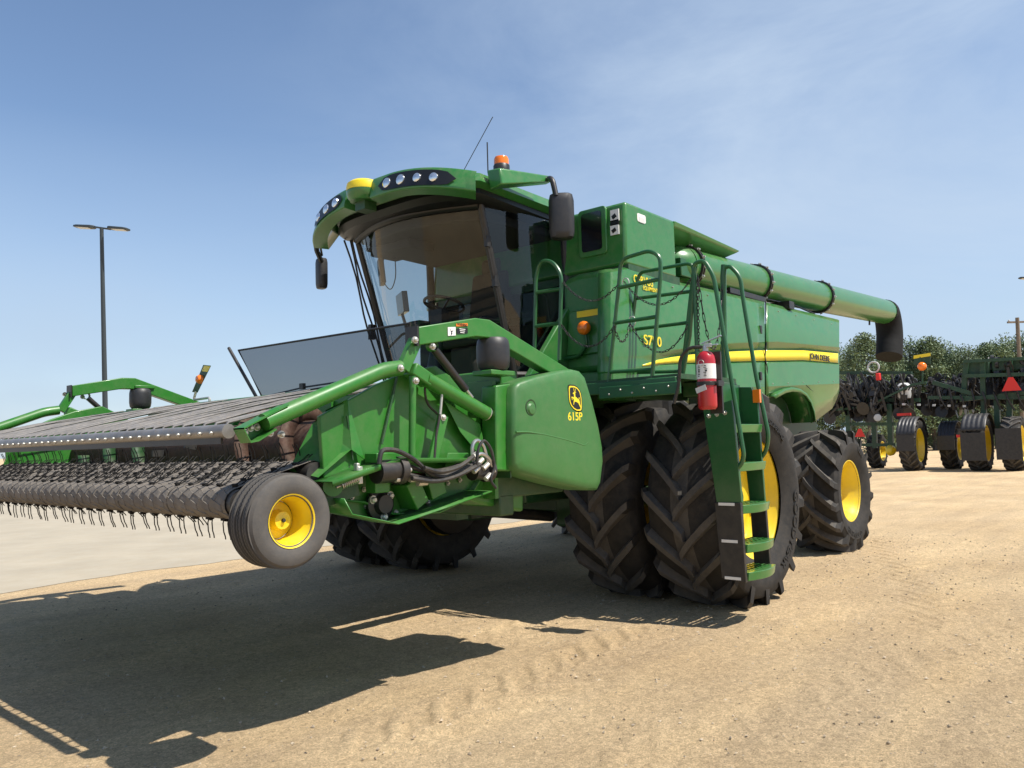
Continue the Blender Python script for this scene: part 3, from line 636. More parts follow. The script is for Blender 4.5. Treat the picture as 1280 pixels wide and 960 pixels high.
# roof: black gutter, crown, green visor wings with work lamps
def plan(u, k=0.0):
    """roof front edge: u -1 (right) .. 1 (left)"""
    y = u*(1.14+k); x = 2.14+k-.28*abs(u)**4; return x, y
NR = 25
us = [-1+2*i/(NR-1) for i in range(NR)]
def ringp(k, z, zd): return [(plan(u, k)[0], plan(u, k)[1], z-zd*max(0, abs(u)-.35)**2) for u in us]+[(.42, 1.10+k, z-.05), (.30, .6, z-.02), (.30, -.6, z-.02), (.42, -1.10-k, z-.05)]
def loft(rings):
    b_ = MB(); n_ = len(rings[0])
    for r_ in rings: b_.v += [tuple(map(float, p)) for p in r_]
    for i in range(len(rings)-1):
        for k in range(n_): b_.f.append([i*n_+k, i*n_+(k+1) % n_, (i+1)*n_+(k+1) % n_, (i+1)*n_+k])
    b_.f.append(list(range(n_))[::-1]); b_.f.append([(len(rings)-1)*n_+k for k in range(n_)]); return b_
loft([ringp(-.27, 3.63, .0), ringp(-.17, 3.645, .0), ringp(-.13, 3.70, .02), ringp(-.14, 3.76, .04)]).build('roof_gutter', 'black_trim', comb)
loft([ringp(-.13, 3.755, .04), ringp(-.07, 3.80, .06), ringp(-.12, 3.90, .08), ringp(-.28, 3.96, .06), ringp(-.5, 3.985, .03)]).build('roof_crown', 'green', comb, ang=30)
def visor(u0, u1, n_, z0=3.715, z1=3.945, nose=.06, drop=.11, name='roof_visor'):
    G = []
    for i in range(n_+1):
        u = u0+(u1-u0)*i/n_; dz = drop*max(0, abs(u)-.25)**1.6*2
        a = plan(u, -.05); f1 = plan(u, .0+nose); f2 = plan(u, nose*.55); b2 = plan(u, -.18)
        G.append([(a[0], a[1], z0-dz+.01), (f1[0], f1[1], z0-dz+.03), (f1[0]+.006, f1[1], z0-dz+.05), (f2[0], f2[1], z1-dz-.03), (f2[0]-.02, f2[1], z1-dz), (b2[0], b2[1], z1-dz+.03)])
    b_ = MB(); b_.grid(G)
    for g_ in (G[0], G[-1]): b_.add(g_, [list(range(6))])
    k = len(b_.v); b_.grid([[g_[0], g_[5]] for g_ in G]); return b_.build(name, 'green', comb, bev=.008, ang=30)
vl = visor(.06, .97, 16); vr = visor(-1.0, -.26, 10, drop=.14)
def visor_pt(u, f, out=.0, drop=.11, nose=.06, z0=3.715, z1=3.945):
    dz = drop*max(0, abs(u)-.25)**1.6*2; f1 = plan(u, nose+.006); f2 = plan(u, nose*.55+.006)
    p = Vector((f1[0]+.006, f1[1], z0-dz+.05)).lerp(Vector((f2[0], f2[1], z1-dz-.03)), f)
    d = (Vector((*plan(u+.02, 0), 0))-Vector((*plan(u-.02, 0), 0))).normalized(); nrm = Vector((d.y, -d.x, .12)).normalized()
    return p+nrm*out, nrm
def lamp_strip(u0, u1, lamps, par, dr):
    G = []
    for i in range(13):
        u = u0+(u1-u0)*i/12; k = .5-.50*math.sqrt(max(0, 1-(2*i/12-1)**6)); G.append([visor_pt(u, k, .004, dr)[0], visor_pt(u, 1-k, .004, dr)[0]])
    MB().grid(G).build('lamp_recess', 'black_decal', par)
    for u, r_ in lamps:
        p, nrm = visor_pt(u, .5, .01, dr)
        MB().lathe([(0, .012), (r_*.6, .010), (r_*.92, .002), (r_, -.012)], p, nrm, 18).build('work_lamp', 'lens', par)
lamp_strip(.15, .86, [(.25, .050), (.40, .050), (.56, .043), (.70, .043)], vl, .11)
lamp_strip(-.78, -.30, [(-.68, .046), (-.53, .05), (-.39, .05)], vr, .14)
# side visor arm, its mirror and the far mirror
b_ = MB(); b_.hexa([(1.70, 1.10, 3.70), (1.70, 1.24, 3.72), (1.70, 1.22, 3.875), (1.70, 1.06, 3.89)], [(.98, 1.16, 3.90), (.98, 1.23, 3.91), (.98, 1.22, 3.975), (.98, 1.15, 3.98)]); b_.build('side_visor', 'green', comb, bev=.015)
b_ = MB(); b_.tube([(1.02, 1.2, 3.93), at(690, 222, Y=1.32), at(695, 245, Y=1.36)], .026, 10, fil=.1); b_.build('mirror_arm', 'black', comb)
def mirror(c, wd, h, dp, rz):
    b_ = MB(); rot = Euler((0, 0, rz)).to_matrix(); rings = []
    for z, k in ((-.5, .72), (-.47, .88), (-.35, .98), (0, 1), (.35, 1), (.47, .9), (.5, .74)):
        rg = []
        for a in range(20):
            t = 2*math.pi*a/20; ce, se = math.cos(t), math.sin(t); sx_ = abs(ce)**.55*math.copysign(1, ce); sy_ = abs(se)**.7*math.copysign(1, se)
            rg.append(V(c)+rot@Vector((sx_*dp/2*k, sy_*wd/2*k, 0))+Vector((0, 0, z*h)))
        rings.append(rg)
    return loft(rings)
cL = at(702, 271, Y=1.36); mirror(cL, .235, .42, .16, R(38)).build('mirror', 'black_plastic', comb)
cR = at(402, 342, Y=-1.40); mirror(cR, .14, .33, .11, R(-10)).build('mirror', 'black_plastic', comb)
tipR = Vector((plan(-1, .04)[0], plan(-1, .04)[1], 3.60)); b_ = MB(); b_.tube([tipR+Vector((-.03, .02, .1)), tipR+Vector((-.05, -.08, -.02)), V(cR)+Vector((0, .02, .1))], .028, 8, fil=.05); b_.tube([tipR+Vector((0, .06, 0)), V(cR)+Vector((.05, .08, .18))], .012, 6); b_.build('mirror_arm', 'black_plastic', comb)
# receiver dome, beacon, aerials
c = at(455, 246, X=2.14); b_ = MB(); b_.lathe([(0, -.05), (.13, -.05), (.16, -.01), (.165, .04), (.16, .045)], c, (0, 0, 1), 24); dm = b_.build('receiver_dome', 'green', comb)
MB().lathe([(.163, .046), (.165, .075), (.155, .115), (.12, .14), (0, .15)], c, (0, 0, 1), 24).build('dome_top', 'decal_yellow', dm)
MB().box((c[0]-.02, c[1], c[2]-.09), (.14, .14, .09)).build('dome_bracket', 'green_dark', dm)
c = at(627, 213, Y=1.05); b_ = MB(); b_.lathe([(0, -.02), (.075, -.02), (.075, .04), (.068, .05)], c, (0, 0, 1), 20); bc = b_.build('beacon', 'black', comb)
MB().lathe([(.068, .045), (.068, .10), (.06, .12), (0, .125)], c, (0, 0, 1), 20).build('beacon_lens', 'amber', bc)
MB().tube([at(610, 216, X=1.2), at(609, 178, X=1.2)], .007, 6).build('aerial', 'black', comb)
MB().tube([at(578, 216, X=1.2), at(616, 146, X=1.2)], .004, 6).build('aerial', 'black', comb)

# ------------------------------------------------------------------ platform, rails, ladder
b_ = MB(); b_.box((.85, 1.83, 1.955), (.95, 1.72, .04)); b_.build('platform_deck', 'green_dark', comb)
b_ = MB(); b_.box((1.33, 1.78, 1.905), (.025, 1.75, .10)); b_.box((1.345, 2.32, 1.865), (.03, .75, .10)); b_.build('platform_front_beam', 'green_rail', comb, bev=.008)
b_ = MB(); b_.box((.4, 1.85, 1.9), (.04, 1.7, .14)); b_.box((.85, 1.3, 1.85), (.9, .08, .12)); b_.box((.85, 2.2, 1.86), (.9, .08, .1)); b_.build('platform_frame', 'green_dark', comb)
for k in range(6): inst('beam_bolt', boltm, (1.358, 2.05+.11*k, 1.85+.03*(k % 2)), comb, rot=(0, 0, -math.pi/2), scale=(.6, .6, .6))
def rail(name, runs, r=.017, mt='green_rail'):
    b_ = MB()
    for pts, fil in runs: b_.tube(pts, r, 9, fil=fil)
    return b_.build(name, mt, comb)
XA = 1.33
rail('platform_rail', [(poly_at([(668, 440), (670, 345), (675, 326), (690, 326), (702, 342), (699, 450)], X=XA), .1), (poly_at([(669, 366), (701, 361)], X=XA), 0), (poly_at([(668, 408), (700, 404)], X=XA), 0)])
rail('platform_rail', [(poly_at([(760, 487), (774, 352), (776, 324), (812, 313), (825, 320), (826, 340), (814, 486)], X=XA-.02), .08), (poly_at([(772, 360), (824, 349)], X=XA-.02), 0), (poly_at([(767, 404), (820, 396)], X=XA-.02), 0), (poly_at([(762, 465), (815, 462)], X=XA-.02), 0)])
XC = .48
rail('platform_rail', [(poly_at([(784, 462), (797, 348), (802, 340), (868, 328), (853, 464)], X=XC), .09), (poly_at([(796, 373), (866, 364)], X=XC), 0), (poly_at([(791, 412), (862, 403)], X=XC), 0), (poly_at([(786, 466), (853, 464)], X=XC), 0)])
XD1, XD2 = .97, .42
rail('ladder_handrail', [(poly_at([(873, 492), (868, 345), (866, 330), (880, 325), (892, 345), (905, 420), (926, 545), (930, 570), (926, 582), (918, 588)], X=XD1), .06), (poly_at([(868, 335), (862, 420), (853, 470)], X=XD1), 0)], .018)
rail('ladder_handrail', [(poly_at([(906, 480), (904, 345), (905, 331)], X=XD2), 0)], .026)
rail('ladder_handrail', [(poly_at([(904, 336), (912, 332), (925, 345), (929, 375), (945, 470), (961, 545), (957, 566), (946, 578), (938, 588)], X=XD2), .08)], .018)
# chains
lk = 10
def chain(p, q, sag, name='guard_chain'):
    p, q = V(p), V(q); n_ = max(6, int((q-p).length*1.25/.032)); b_ = MB()
    pts = [p.lerp(q, i/n_)+Vector((0, 0, -sag*4*(i/n_)*(1-i/n_))) for i in range(n_+1)]
    for i in range(n_):
        a, c = pts[i], pts[i+1]; d = (c-a).normalized(); u = d.orthogonal().normalized(); v_ = d.cross(u)
        if i % 2: u = v_
        m_ = (a+c)/2; h = (c-a).length*.66
        b_.tube([m_+d*(math.cos(2*math.pi*k/8)*h)+u*(math.sin(2*math.pi*k/8)*.009) for k in range(8)], .0035, 4, closed=True)
    return b_.build(name, 'dark_metal', comb)
chain(at(699, 346, X=XA), at(772, 356, X=XA), .17)
chain(at(699, 402, X=XA), at(768, 408, X=XA), .19)
chain(at(780, 352, X=1.0), at(866, 345, X=.97), .22)
chain(at(788, 405, X=1.0), at(864, 398, X=.97), .26)
chain(at(872, 345, X=.97), at(903, 345, X=.42), .62)
chain(at(872, 345, X=.97), at(874, 460, X=.97), .02)
chain(at(905, 345, X=.40), at(900, 480, X=.42), .02)
chain(at(768, 410, X=XA), at(788, 400, X=1.0), .15)
for x, y in ((782, 354), (790, 402)):
    MB().tube([at(x, y, X=1.0)+np.array([0, .035*math.cos(t), .045*math.sin(t)]) for t in np.linspace(0, 2*math.pi, 14)[:-1]], .005, 5, closed=True).build('snap_hook', 'zinc', comb)
# ladder
XF, XBk = .97, .44
sf = [at(880, 512, X=XF), at(915, 500, X=XF), at(918, 520, X=XF), at(928, 628, X=XF), at(933, 728, X=XF), at(905, 722, X=XF), at(897, 628, X=XF)]
def plate(pts, x, t, name, mt, bev=.004):
    return MB().hexa([(x-t/2, p[1], p[2]) for p in pts], [(x+t/2, p[1], p[2]) for p in pts]).build(name, mt, comb, bev=bev)
plate([sf[0], sf[1], sf[2], sf[3], sf[6]], XF, .035, 'ladder_side', 'green_rail')
lower = plate([at(895, 628, X=XF), at(927.5, 628, X=XF), at(934, 728, X=XF), at(904, 722, X=XF)], XF+.006, .04, 'ladder_lower_side', 'black')
sb = [at(922, 484, X=XBk), at(940, 484, X=XBk), at(948, 505, X=XBk), at(957, 628, X=XBk), at(964, 716, X=XBk), at(944, 716, X=XBk), at(938, 628, X=XBk)]
plate([sb[0], sb[1], sb[2], sb[3], sb[6]], XBk, .03, 'ladder_side', 'green_rail')
plate([sb[6], sb[3], sb[4], sb[5]], XBk-.005, .034, 'ladder_lower_side', 'black')
b_ = MB(); pa = at(880, 506, X=XF); b_.box((.7, pa[1]+.06, 1.76), (.5, .02, .30)); b_.build('ladder_top_plate', 'green_rail', comb)
for y in (630, 676, 722):
    p0, p1 = at(itp(y, [(630, 898), (722, 906)]), y, X=XF+.03), at(itp(y, [(630, 918), (722, 926)]), y+1, X=XF+.03)
    MB().box(((XF+.029), (p0[1]+p1[1])/2, p0[2]), (.004, abs(p1[1]-p0[1]), .022)).build('warning_strip', 'white_decal', comb)
steps = [(532, 0), (581, 0), (634, 1), (683, 2), (718, 2)]
for y, kind in steps:
    yo = at(itp(y, [(512, 917), (628, 928), (728, 933)]), y, X=XF); zc = yo[2]; y1 = yo[1]; dp = .20; x0, x1 = XBk+.016, XF-.018
    if kind == 2: x0 += .0; y1 += .02
    b_ = MB()
    # curved front rim of the tread and its grip bars
    K = 9; prof = [(x1-(x1-x0)*k/(K-1), y1+(.05 if kind else .01)*math.sin(math.pi*k/(K-1))) for k in range(K)]
    b_.hexa([(x, y_-.012, zc-.055) for x, y_ in prof]+[(x0, y1-.03, zc-.055), (x1, y1-.03, zc-.055)], [(x, y_, zc+.012) for x, y_ in prof]+[(x0, y1-.03, zc+.012), (x1, y1-.03, zc+.012)])
    tr = b_.build('step', 'green', comb, bev=.004)
    b_ = MB()
    for k in range(4): b_.box(((x0+x1)/2, y1-.05-k*.045, zc-.004), (x1-x0, .012, .03))
    for k in range(7): b_.box((x0+.03+k*(x1-x0-.06)/6, y1-.10, zc-.002), (.010, .16, .026))
    b_.build('step_grating', 'green', tr)
for x, y in ((886, 520), (896, 518), (906, 516)): inst('ladder_bolt', boltm, at(x, y, X=XF+.02), comb, rot=(0, 0, -math.pi/2))
b_ = MB(); pm = at(943, 494, X=XBk); b_.box((XBk+.02, pm[1]+.03, pm[2]-.01), (.03, .06, .11)); b_.build('amber_reflector', 'amber', comb)
b_ = MB(); b_.box((.7, 2.62, 1.87), (.56, .22, .12)); b_.build('ladder_pivot', 'green_dark', comb, bev=.01)

# fire extinguisher in its bracket on the platform beam
ce = at(885, 512, X=1.44); ex = empty('fire_extinguisher', ce, 'red fire extinguisher with white label strapped to the platform beam above the ladder', 'extinguisher')
b_ = MB(); b_.lathe([(0, .002), (.055, 0), (.068, .015), (.07, .03), (.07, .36), (.064, .395), (.045, .42), (.025, .432), (0, .434)], ce, (0, 0, 1), 28); b_.build('cylinder_body', 'red_paint', ex)
lb = MB().lathe([(.0712, .225), (.0712, .335)], ce, (0, 0, 1), 28).build('paper_label', 'white_decal', ex)
for k in range(7):
    for j in range(2):
        a = R(-20+j*42+random.uniform(-4, 4)); zz = .245+k*.0125; wdt = random.choice((.02, .028, .015)); MB().box((ce[0]+.072*math.cos(a), ce[1]+.072*math.sin(a), ce[2]+zz), (.002, wdt, .005 if k != 3 else .011), Euler((0, 0, a)).to_matrix()).build('print_line', 'black_decal', lb)
b_ = MB(); b_.lathe([(.022, .43), (.022, .47), (.014, .48)], ce, (0, 0, 1), 14); b_.box((ce[0], ce[1]+.02, ce[2]+.475), (.03, .05, .03)); b_.build('valve', 'zinc', ex)
b_ = MB(); b_.beam(ce+np.array([0, -.03, .49]), ce+np.array([0, .13, .535]), .022, .008); b_.beam(ce+np.array([0, -.02, .47]), ce+np.array([0, .10, .475]), .02, .008); b_.build('squeeze_handle', 'steel', ex)
MB().tube([ce+np.array([.02, -.02, .465]), ce+np.array([.03, -.12, .47]), ce+np.array([.02, -.20, .40]), ce+np.array([.0, -.23, .2]), ce+np.array([0, -.28, .06])], .013, 8, fil=.08).build('discharge_hose', 'hose', ex)
MB().lathe([(.074, .175), (.077, .177), (.077, .203), (.074, .205)], ce, (0, 0, 1), 24).build('clamp_strap', 'black', ex)
b_ = MB(); b_.box((ce[0]+.075, ce[1]-.01, ce[2]+.15), (.002, .085, .04), Euler((.3, 0, 0)).to_matrix()); b_.build('inspection_tag', 'poly_white', ex)
MB().tube([ce+np.array([.074, .0, .34])+np.array([.003, .022*math.cos(t), .022*math.sin(t)]) for t in np.linspace(0, 6.28, 13)[:-1]], .0025, 5, closed=True).build('safety_ring', 'zinc', ex)
b_ = MB(); b_.box((ce[0]-.085, ce[1]+.03, ce[2]+.2), (.02, .10, .46)); b_.box((ce[0]-.03, ce[1]+.095, ce[2]+.19), (.09, .012, .04)); b_.build('extinguisher_bracket', 'black', comb)
# feeder house
b_ = MB(); b_.hexa([(.9, -.78, 1.0), (.9, .78, 1.0), (.9, .78, 1.7), (.9, -.78, 1.7)], [(2.75, -.78, 1.02), (2.75, .78, 1.02), (2.75, .78, 1.82), (2.75, -.78, 1.82)]); b_.box((2.0, .82, 1.35), (1.1, .1, .5), Euler((0, -.05, 0)).to_matrix()); b_.build('feeder_house', 'green_dark', comb, bev=.02)
for s_ in (-1, 1):
    b_ = MB(); b_.tube([(.35, s_*.60, .72), (1.4, s_*.6, .86)], .055, 12); b_.tube([(1.3, s_*.6, .85), (2.3, s_*.6, 1.0)], .032, 10); b_.build('lift_cylinder', 'black', comb)
b_ = MB(); b_.beam((1.5, .95, 1.02), (2.75, 1.0, 1.05), .1, .14); b_.beam((2.65, -1.0, 1.0), (2.65, 1.6, 1.0), .12, .14); b_.build('feeder_crossbar', 'green_dark', comb)

# ================================================================== pickup header
hd = empty('pickup_header', (3.6, 0, .95), 'wide green belt pickup header with wind guard rods, carried raised on the feeder house', 'header')
HY = 2.41
def hb(b_, name, mt, par=None, **k): return b_.build(name, mt, par or hd, **k)
def xz(pts, Y=HY): return [(p[0], p[2]) for p in poly_at(pts, Y=Y)]
# frame: back sheet, top beam, floor
b_ = MB(); b_.box((3.10, 0, 1.50), (.03, 4.7, .74)); hb(b_, 'back_sheet', 'green_header')
b_ = MB(); b_.box((2.98, 0, 1.86), (.16, 4.75, .16)); hb(b_, 'top_beam', 'green_header', bev=.012)
b_ = MB(); b_.box((2.95, 0, 1.08), (.14, 4.6, .14)); hb(b_, 'bottom_beam', 'green_dark', bev=.012)
b_ = MB(); b_.box((2.84, 0, 1.42), (.44, 4.5, .60)); hb(b_, 'light_gap_filler', 'green_dark', bev=.02)  # added block: stops sunlight falling through between feeder house and header
b_ = MB(); b_.grid([[(x, y, z) for y in (-2.3, 2.3)] for x, z in ((3.12, 1.5), (3.16, 1.28), (3.3, 1.14), (3.55, 1.08), (3.9, 1.10), (4.1, 1.18), (4.36, 1.22))]); hb(b_, 'trough_floor', 'green_header', solid=.01)
# feed auger
b_ = MB(); b_.tube([(3.68, -2.28, 1.47), (3.68, 2.28, 1.47)], .19, 28); fa = hb(b_, 'feed_auger', 'rust')
for s_ in (-1, 1):
    b_ = MB(); G = []
    for i in range(97):
        t = i/96; a = s_*t*2*math.pi*2.6; y = s_*(1.85-1.4*t); ca, sa = math.cos(a), math.sin(a); G.append([(3.68+r_*ca, y, 1.47+r_*sa) for r_ in (.19, .295)])
    b_.grid(G); b_.build('auger_flight', 'rust' if s_ == 1 else 'green_dark', fa, solid=.008, ang=60)
b_ = MB()
for k in range(10):
    a = k*1.3; y = -.45+.1*k; b_.beam((3.68, y, 1.47), (3.68+.28*math.cos(a), y, 1.47+.28*math.sin(a)), .02, .05)
b_.build('auger_fingers', 'dark_metal', fa)
# vertical ribs on the back sheet seen below the guard
for k in range(16):
    y = -2.1+.28*k; b_ = MB(); b_.box((3.13, y, 1.5), (.03, .05, .66)); hb(b_, 'sheet_rib', 'green_header')
# end panels, arms and struts on both ends
bigbolt = MB().lathe([(0, .022), (.010, .022), (.016, .016), (.016, .004), (.024, .004), (.024, -.01)], (0, 0, 0), (0, 1, 0), 10).mesh('bolt', 'zinc')
def side_parts(s):
    def yy(v): return s*v
    def pr(poly, y0, y1, name, mt, bev=.006, par=None):
        return MB().prism(poly, yy(y0), yy(y1)).build(name, mt, par or hd, bev=bev)
    P2 = lambda x, y, Y: (lambda p: np.array([p[0], s*Y, p[2]]))(at(x, y, Y=Y))
    # main sheet
    pr(xz([(400, 520), (470, 481), (505, 466), (545, 457), (577, 480), (614, 520), (620, 590), (560, 592), (480, 590), (440, 596), (405, 604)], 2.33), 2.30, 2.33, 'end_panel', 'green_header')
    # flared crop deflector at the front
    a_, b2_, c_, d_, e_, f_, g_ = P2(361, 588, 2.16), P2(391, 529, 2.20), P2(439, 562, 2.365), P2(398, 597, 2.345), P2(408, 512, 2.30), P2(434, 499, 2.34), P2(455, 574, 2.36)
    for tri in ([a_, b2_, c_, d_], [b2_, e_, f_, c_], [c_, f_, g_]): MB().add(tri, [list(range(len(tri)))]).build('crop_deflector', 'green_header', hd, solid=.005, flat=True)
    MB().tube([P2(434, 520, 2.35), P2(441, 575, 2.35)], .006, 6).build('panel_seam', 'green_dark', hd)
    MB().tube([P2(497, 468, 2.345), P2(477, 555, 2.345)], .008, 6).build('panel_fold', 'green_dark', hd)
    # drive housing: upper lip, back plate and lower lip
    lip = [P2(397, 602, 2.36), P2(470, 577, 2.36), P2(483, 573, 2.36), P2(560, 573, 2.36), P2(600, 575, 2.36)]
    MB().grid([[p+np.array([0, -s*.11, 0]), p+np.array([0, s*.12, .0]), p+np.array([0, s*.122, -.025])] for p in lip]).build('upper_lip', 'green_header', hd, solid=.006, ang=20)
    pr(xz([(405, 604), (475, 580), (612, 578), (616, 600), (600, 614), (483, 653), (425, 641), (412, 620)], 2.36), 2.235, 2.26, 'drive_plate', 'green_header')
    lip = [P2(415, 622, 2.36), P2(425, 641, 2.36), P2(483, 653, 2.36), P2(540, 634, 2.36), P2(600, 613, 2.36)]
    MB().grid([[p+np.array([0, -s*.11, 0]), p+np.array([0, s*.10, -.004])] for p in lip]).build('lower_lip', 'green_header', hd, solid=.007, ang=20)
    # hood bar
    A, B, B2, C = P2(517, 421, HY), P2(588, 410, HY), P2(606, 412, HY), P2(705, 471, HY)
    def sect(p, h): return [p+np.array([0, s*-.045, -h]), p+np.array([0, s*.045, -h]), p+np.array([0, s*.045, h]), p+np.array([0, s*-.045, h])]
    b_ = MB(); R_ = [sect(A, .052), sect(B, .056), sect(B2, .056), sect(C, .05)]
    b_.v += [tuple(p) for r_ in R_ for p in r_]
    for i in range(3):
        for k in range(4): b_.f.append([i*4+k, i*4+(k+1) % 4, i*4+4+(k+1) % 4, i*4+4+k])
    b_.f += [[0, 1, 2, 3], [12, 13, 14, 15]]
    hbar = b_.build('hood_bar', 'green_header', hd, bev=.006)
    MB().box(A+np.array([.012, 0, 0]), (.012, .10, .112)).build('end_cap', 'black', hbar)
    # post and pivot
    MB().beam(P2(519, 426, HY), P2(503, 462, HY), .07, .045, up=(0, 1, 0)).build('bar_post', 'green_header', hd, bev=.004)
    # lift arm to the wind guard
    MB().tube([P2(500, 460, HY), P2(478, 463, HY), P2(460, 471, HY), P2(330, 528, HY)], .043, 18, fil=.12).build('guard_arm', 'green_header', hd)
    ch = [P2(299, 536, HY), P2(355, 507, HY), P2(362, 522, HY), P2(340, 537, HY), P2(318, 551, HY), P2(308, 553, HY)]
    b_ = MB(); b_.hexa([p+np.array([0, -s*.05, 0]) for p in ch], [p+np.array([0, -s*.042, 0]) for p in ch])
    for a, c in ((0, 1), (3, 4), (4, 5), (5, 0)): b_.hexa([ch[a]+np.array([0, -s*.05, -.003]), ch[c]+np.array([0, -s*.05, -.003]), ch[c]+np.array([0, -s*.05, .004]), ch[a]+np.array([0, -s*.05, .004])], [ch[a]+np.array([0, s*.04, -.003]), ch[c]+np.array([0, s*.04, -.003]), ch[c]+np.array([0, s*.04, .004]), ch[a]+np.array([0, s*.04, .004])])
    ck = b_.build('guard_bracket', 'green_header', hd)
    for x, y in ((306, 541), (313, 535), (321, 534), (352, 543), (338, 541)): inst('bracket_bolt', bigbolt, P2(x, y, HY-.03), ck, scale=(.75, s*.8, .75))
    # rear tube and its knuckle
    MB().beam(P2(512, 461, HY), P2(535, 477, HY), .09, .075).build('arm_knuckle', 'green_header', hd, bev=.01)
    MB().tube([P2(531, 473, HY+.01), P2(608, 517, HY+.01)], .043, 16).build('brace_tube', 'green_header', hd)
    MB().lathe([(0, .02), (.02, .02), (.03, .008), (.043, .006), (.043, 0)], P2(608, 517, HY+.01), (P2(608, 517, HY)-P2(531, 473, HY)), 16).build('tube_plug', 'zinc', hd)
    MB().tube([P2(516, 470, HY+.02), P2(515, 570, HY+.02)], .02, 12).build('support_tube', 'green_header', hd)
    # strut
    b_ = MB(); b_.tube([P2(543, 437, HY), P2(582, 487, HY)], .024, 14); hs = b_.build('strut', 'black', hd)
    MB().tube([P2(580, 484, HY), P2(590, 497, HY)], .012, 10).build('strut_rod', 'steel', hs)
    MB().lathe([(.03, -.02), (.034, -.018), (.034, .018), (.03, .02)], P2(540, 432, HY), (0, 1, 0), 14).build('strut_clevis', 'green_header', hs)
    # air spring
    c = P2(617, 463, HY); MB().lathe([(0, 0), (.082, 0), (.098, .02), (.104, .06), (.104, .15), (.098, .185), (.085, .20), (0, .203)], c, (0, 0, 1), 28).build('air_spring', 'black_plastic', hd)
    MB().box(c+np.array([0, 0, -.02]), (.22, .16, .03)).build('spring_seat', 'green_header', hd, bev=.005)
    MB().box(c+np.array([-.02, -s*.02, .217]), (.2, .09, .03)).build('spring_mount', 'green_header', hd, bev=.005)
    for x, y, Y in ((519, 425, HY+.05), (501, 460, HY+.05), (520, 476, HY+.07), (541, 433, HY+.03), (440, 552, 2.34), (554, 522, 2.43), (590, 505, HY)): inst('pivot_bolt', bigbolt, P2(x, y, Y), hd, scale=(.85, s*.8, .85))
    # lever, lower links
    MB().beam(P2(554, 519, 2.42), P2(541, 575, 2.42), .07, .02, up=(0, 1, 0)).build('lift_lever', 'green_header', hd, bev=.003)
    MB().hexa([P2(560, 566, 2.35), P2(585, 566, 2.35), P2(592, 590, 2.35), P2(555, 590, 2.35)], [P2(560, 566, 2.42), P2(585, 566, 2.42), P2(592, 590, 2.42), P2(555, 590, 2.42)]).build('link_bracket', 'green_header', hd, bev=.004)
    MB().hexa([P2(555, 500, 2.34), P2(600, 530, 2.34), P2(612, 585, 2.34), P2(575, 540, 2.34)], [P2(555, 500, 2.38), P2(600, 530, 2.38), P2(612, 585, 2.38), P2(575, 540, 2.38)]).build('gusset', 'green_header', hd, bev=.004)
    # gas line
    MB().tube([P2(553, 487, 2.43), P2(550, 520, 2.43)], .008, 8).build('hose_fitting', 'zinc', hd)
    MB().tube([P2(550, 518, 2.43), P2(545, 545, 2.43), P2(543, 572, 2.43)], .008, 8).build('hose', 'hose', hd)
    MB().tube([P2(570, 490, 2.36), P2(530, 480, 2.40), P2(533, 505, 2.38), P2(555, 525, 2.37)], .007, 8, fil=.05).build('hose', 'hose', hd)
    # gauge wheel
    gc = Vector((4.714, s*2.45, 1.145)); b_ = MB()
    gw = inst('gauge_wheel', MB().lathe([(0, .02), (.018, .02), (.022, .018), (.04, .018), (.044, -.005), (.05, -.03), (.085, -.035), (.09, -.045), (0, -.045)], (0, 0, 0), (0, 1, 0), 32).mesh('gauge_wheel', 'yellow'), gc, hd, scale=(1, s, 1))
    pts = [(.112, .085), (.125, .092), (.15, .102), (.18, .102), (.202, .093), (.212, .080)]
    prof = [(r_, -y) for r_, y in pts]
    for k in range(-3, 4):
        yg = k*.0235
        if k % 2: prof += [(.218, yg-.009), (.203, yg-.006), (.203, yg+.006), (.218, yg+.009)]
        else: prof += [(.219, yg-.004), (.219, yg+.004)]
    prof += pts[::-1]
    tm = MB().lathe(prof, (0, 0, 0), (0, 1, 0), 64)
    t_ = bpy.data.objects.new('tyre', tm.mesh('tyre', 'gauge_rubber', ang=30)); COL.objects.link(t_); t_.parent = gw
    zz = MB()
    for sg in (-1, -.0001, .0001, 1):
        for k in range(72):
            a = 2*math.pi*k/72; a2 = 2*math.pi*(k+.5)/72
            for q0, y0, q1, y1 in ((a, sg*.047-.004, a2, sg*.047+.004), (a2, sg*.047+.004, a+2*math.pi/72, sg*.047-.004)):
                zz.add([(.2196*math.cos(q0), y0-.004, .2196*math.sin(q0)), (.2196*math.cos(q0), y0+.004, .2196*math.sin(q0)), (.2196*math.cos(q1), y1+.004, .2196*math.sin(q1)), (.2196*math.cos(q1), y1-.004, .2196*math.sin(q1))], [[0, 1, 2, 3]])
    z_ = bpy.data.objects.new('tread_sipes', zz.mesh('tread_sipes', 'letter_rubber', fix=False)); z_['kind'] = 'stuff'; COL.objects.link(z_); z_.parent = gw
    r_ = bpy.data.objects.new('rim', MB().lathe([(.118, .092), (.124, .095), (.122, .086), (.113, .080), (.108, .06), (.098, .045), (.094, 0), (.09, -.04), (.10, -.05), (.118, -.09), (.122, -.09), (.112, .05)], (0, 0, 0), (0, 1, 0), 40, closed=True).mesh('rim', 'yellow')); COL.objects.link(r_); r_.parent = gw
    h_ = bpy.data.objects.new('hub_nut', MB().lathe([(0, .012), (.008, .012), (.010, .008), (.010, 0)], (0, .02, 0), (0, 1, 0), 6).mesh('hub_nut', 'dark_metal')); COL.objects.link(h_); h_.parent = gw
    MB().beam((4.714, s*2.36, 1.145), (4.2, s*2.36, 1.26), .03, .07).build('gauge_arm', 'green_dark', hd)
